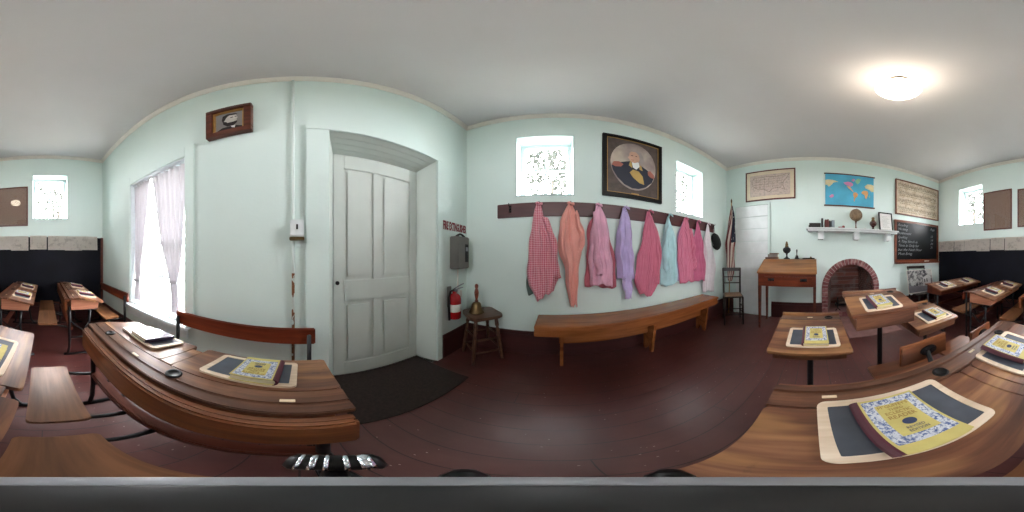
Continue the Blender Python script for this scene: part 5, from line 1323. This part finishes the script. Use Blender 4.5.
# ================================================================== CHAIR WITH PICTURE UNDER THE CHALKBOARD
t = thing('picture_chair', 'black chair standing below the chalkboard, holding the leaning photograph', 'chair', (-2.42, 1.93, 0))
for sy_ in (1, -1):
    T('leg', [(.15, sy_*.19, 0), (.14, sy_*.18, .37)], [.012, .016], M['chair'], t); T('back_post', [(-.18, sy_*.19, 0), (-.15, sy_*.19, .38), (-.20, sy_*.2, .88)], [.012, .016, .012], M['chair'], t)
bm = bmesh.new(); prism(bm, rrect(-.17, .17, -.21, .21, .05), .365, .39, bev=.006); mk('seat', bm, M['chair'], t)
B('top_rail', (-.215, -.195, -.215, .215, .835, .885), M['chair'], t, .005)
B('back_rail', (-.185, -.170, -.2, .2, .60, .64), M['chair'], t, .005)
for z in (.14, .24): T('rung', [(.147, -.185, z), (.147, .185, z)], .009, M['chair'], t); T('rung', [(-.165, -.19, z), (-.165, .19, z)], .009, M['chair'], t)
for sy_ in (1, -1): T('rung', [(.147, sy_*.185, .19), (-.165, sy_*.19, .19)], .009, M['chair'], t)
t = thing('leaning_photograph', 'large black and white photograph of a house among trees, leaning on the chair back', 'picture', (-2.395, 1.90, .391))
X = Matrix.Rotation(-.18, 4, 'Y')
B('card', (-.004, .0, -.30, .30, 0, .435), M['offwhite'], t, .001, xf=X)
B('print', (0, .001, -.285, .285, .015, .425), M['photo'], t, 0, xf=X)
XX = X @ Matrix(((0, 0, 1, .001), (1, 0, 0, 0), (0, 1, 0, 0), (0, 0, 0, 1)))
def pp(name, pts, mt, d): 
    bm = bmesh.new(); prism(bm, pts, d, d+.0008, XX); mk(name, bm, mt, t)
gl = plain('photo_light_grey', '#b4b2b0', .6); gd = plain('photo_dark_grey', '#3c3b3e', .6); gm = plain('photo_mid_grey', '#77757a', .6)
pp('printed_lawn', [(-.285, .015), (.285, .015), (.285, .11), (.1, .13), (-.1, .12), (-.285, .16)], gm, 0)
pp('printed_house', [(.04, .12), (.25, .12), (.25, .28), (.17, .33), (.06, .28)], gl, .0008)
pp('printed_window', [(.08, .19), (.105, .19), (.105, .25), (.08, .25)], gd, .0016); pp('printed_window', [(.14, .19), (.165, .19), (.165, .26), (.14, .26)], gd, .0016)
pp('printed_sky', [(.12, .425), (.285, .425), (.285, .34), (.19, .35)], gl, .0004)

# ================================================================== CAMERA STAND ON THE SEAT
t = thing('tabletop_tripod', 'small camera stand directly under the viewpoint, grey rim and black plate', 'tripod', (0, 0, .3805))
zt2 = CAMZ-.12-.3805
L('top_plate', [(0, zt2+.001), (.0185, zt2+.001), (.0199, zt2-.001), (.0199, zt2-.003), (0, zt2-.003)], M['standk'], t, seg=48)
L('rim', [(.0197, zt2-.0012), (.0262, zt2-.002), (.0270, zt2-.004), (.0262, zt2-.009), (.012, zt2-.014), (0, zt2-.014)], M['rimgrey'], t, seg=48)
L('column', [(0, zt2-.012), (.010, zt2-.012), (.010, .03), (.018, .02), (.040, .006), (.042, 0), (0, 0)], M['black'], t, seg=24)
ka = Vector((math.sin(math.radians(102.)), math.cos(math.radians(102.)), 0)); kt = Vector((-ka.y, ka.x, 0)); kc = ka*.041+Vector((0, 0, zt2-.012))
for a_, w_ in ((-.0095, .0036), (-.0035, .0014), (.0015, .0012), (.0045, .0018), (.0082, .0012)):
    T('knob_band', [kc+kt*a_, kc+kt*(a_+w_)], .0068, M['chrome'], t, 28)
bm = bmesh.new(); tube(bm, [kc-kt*.0125, kc-kt*.0105, kc+kt*.0105, kc+kt*.0125], [.004, .0066, .0066, .004], 28); tube(bm, [Vector((0, 0, zt2-.02)), kc-Vector((0, 0, .005))], .003, 8)
mk('clamp_knob', bm, M['black'], t, True)
for az in (219.8, 147.7):
    a = math.radians(az); v_ = Vector((math.sin(a), math.cos(a), 0)); bm = bmesh.new()
    tube(bm, [Vector((0, 0, zt2-.02)), v_*.020+Vector((0, 0, zt2-.018)), v_*.031+Vector((0, 0, zt2-.018)), v_*.036+Vector((0, 0, zt2-.020))], [.004, .004, .005, .003], 10); mk('locking_lever', bm, M['black'], t, True)
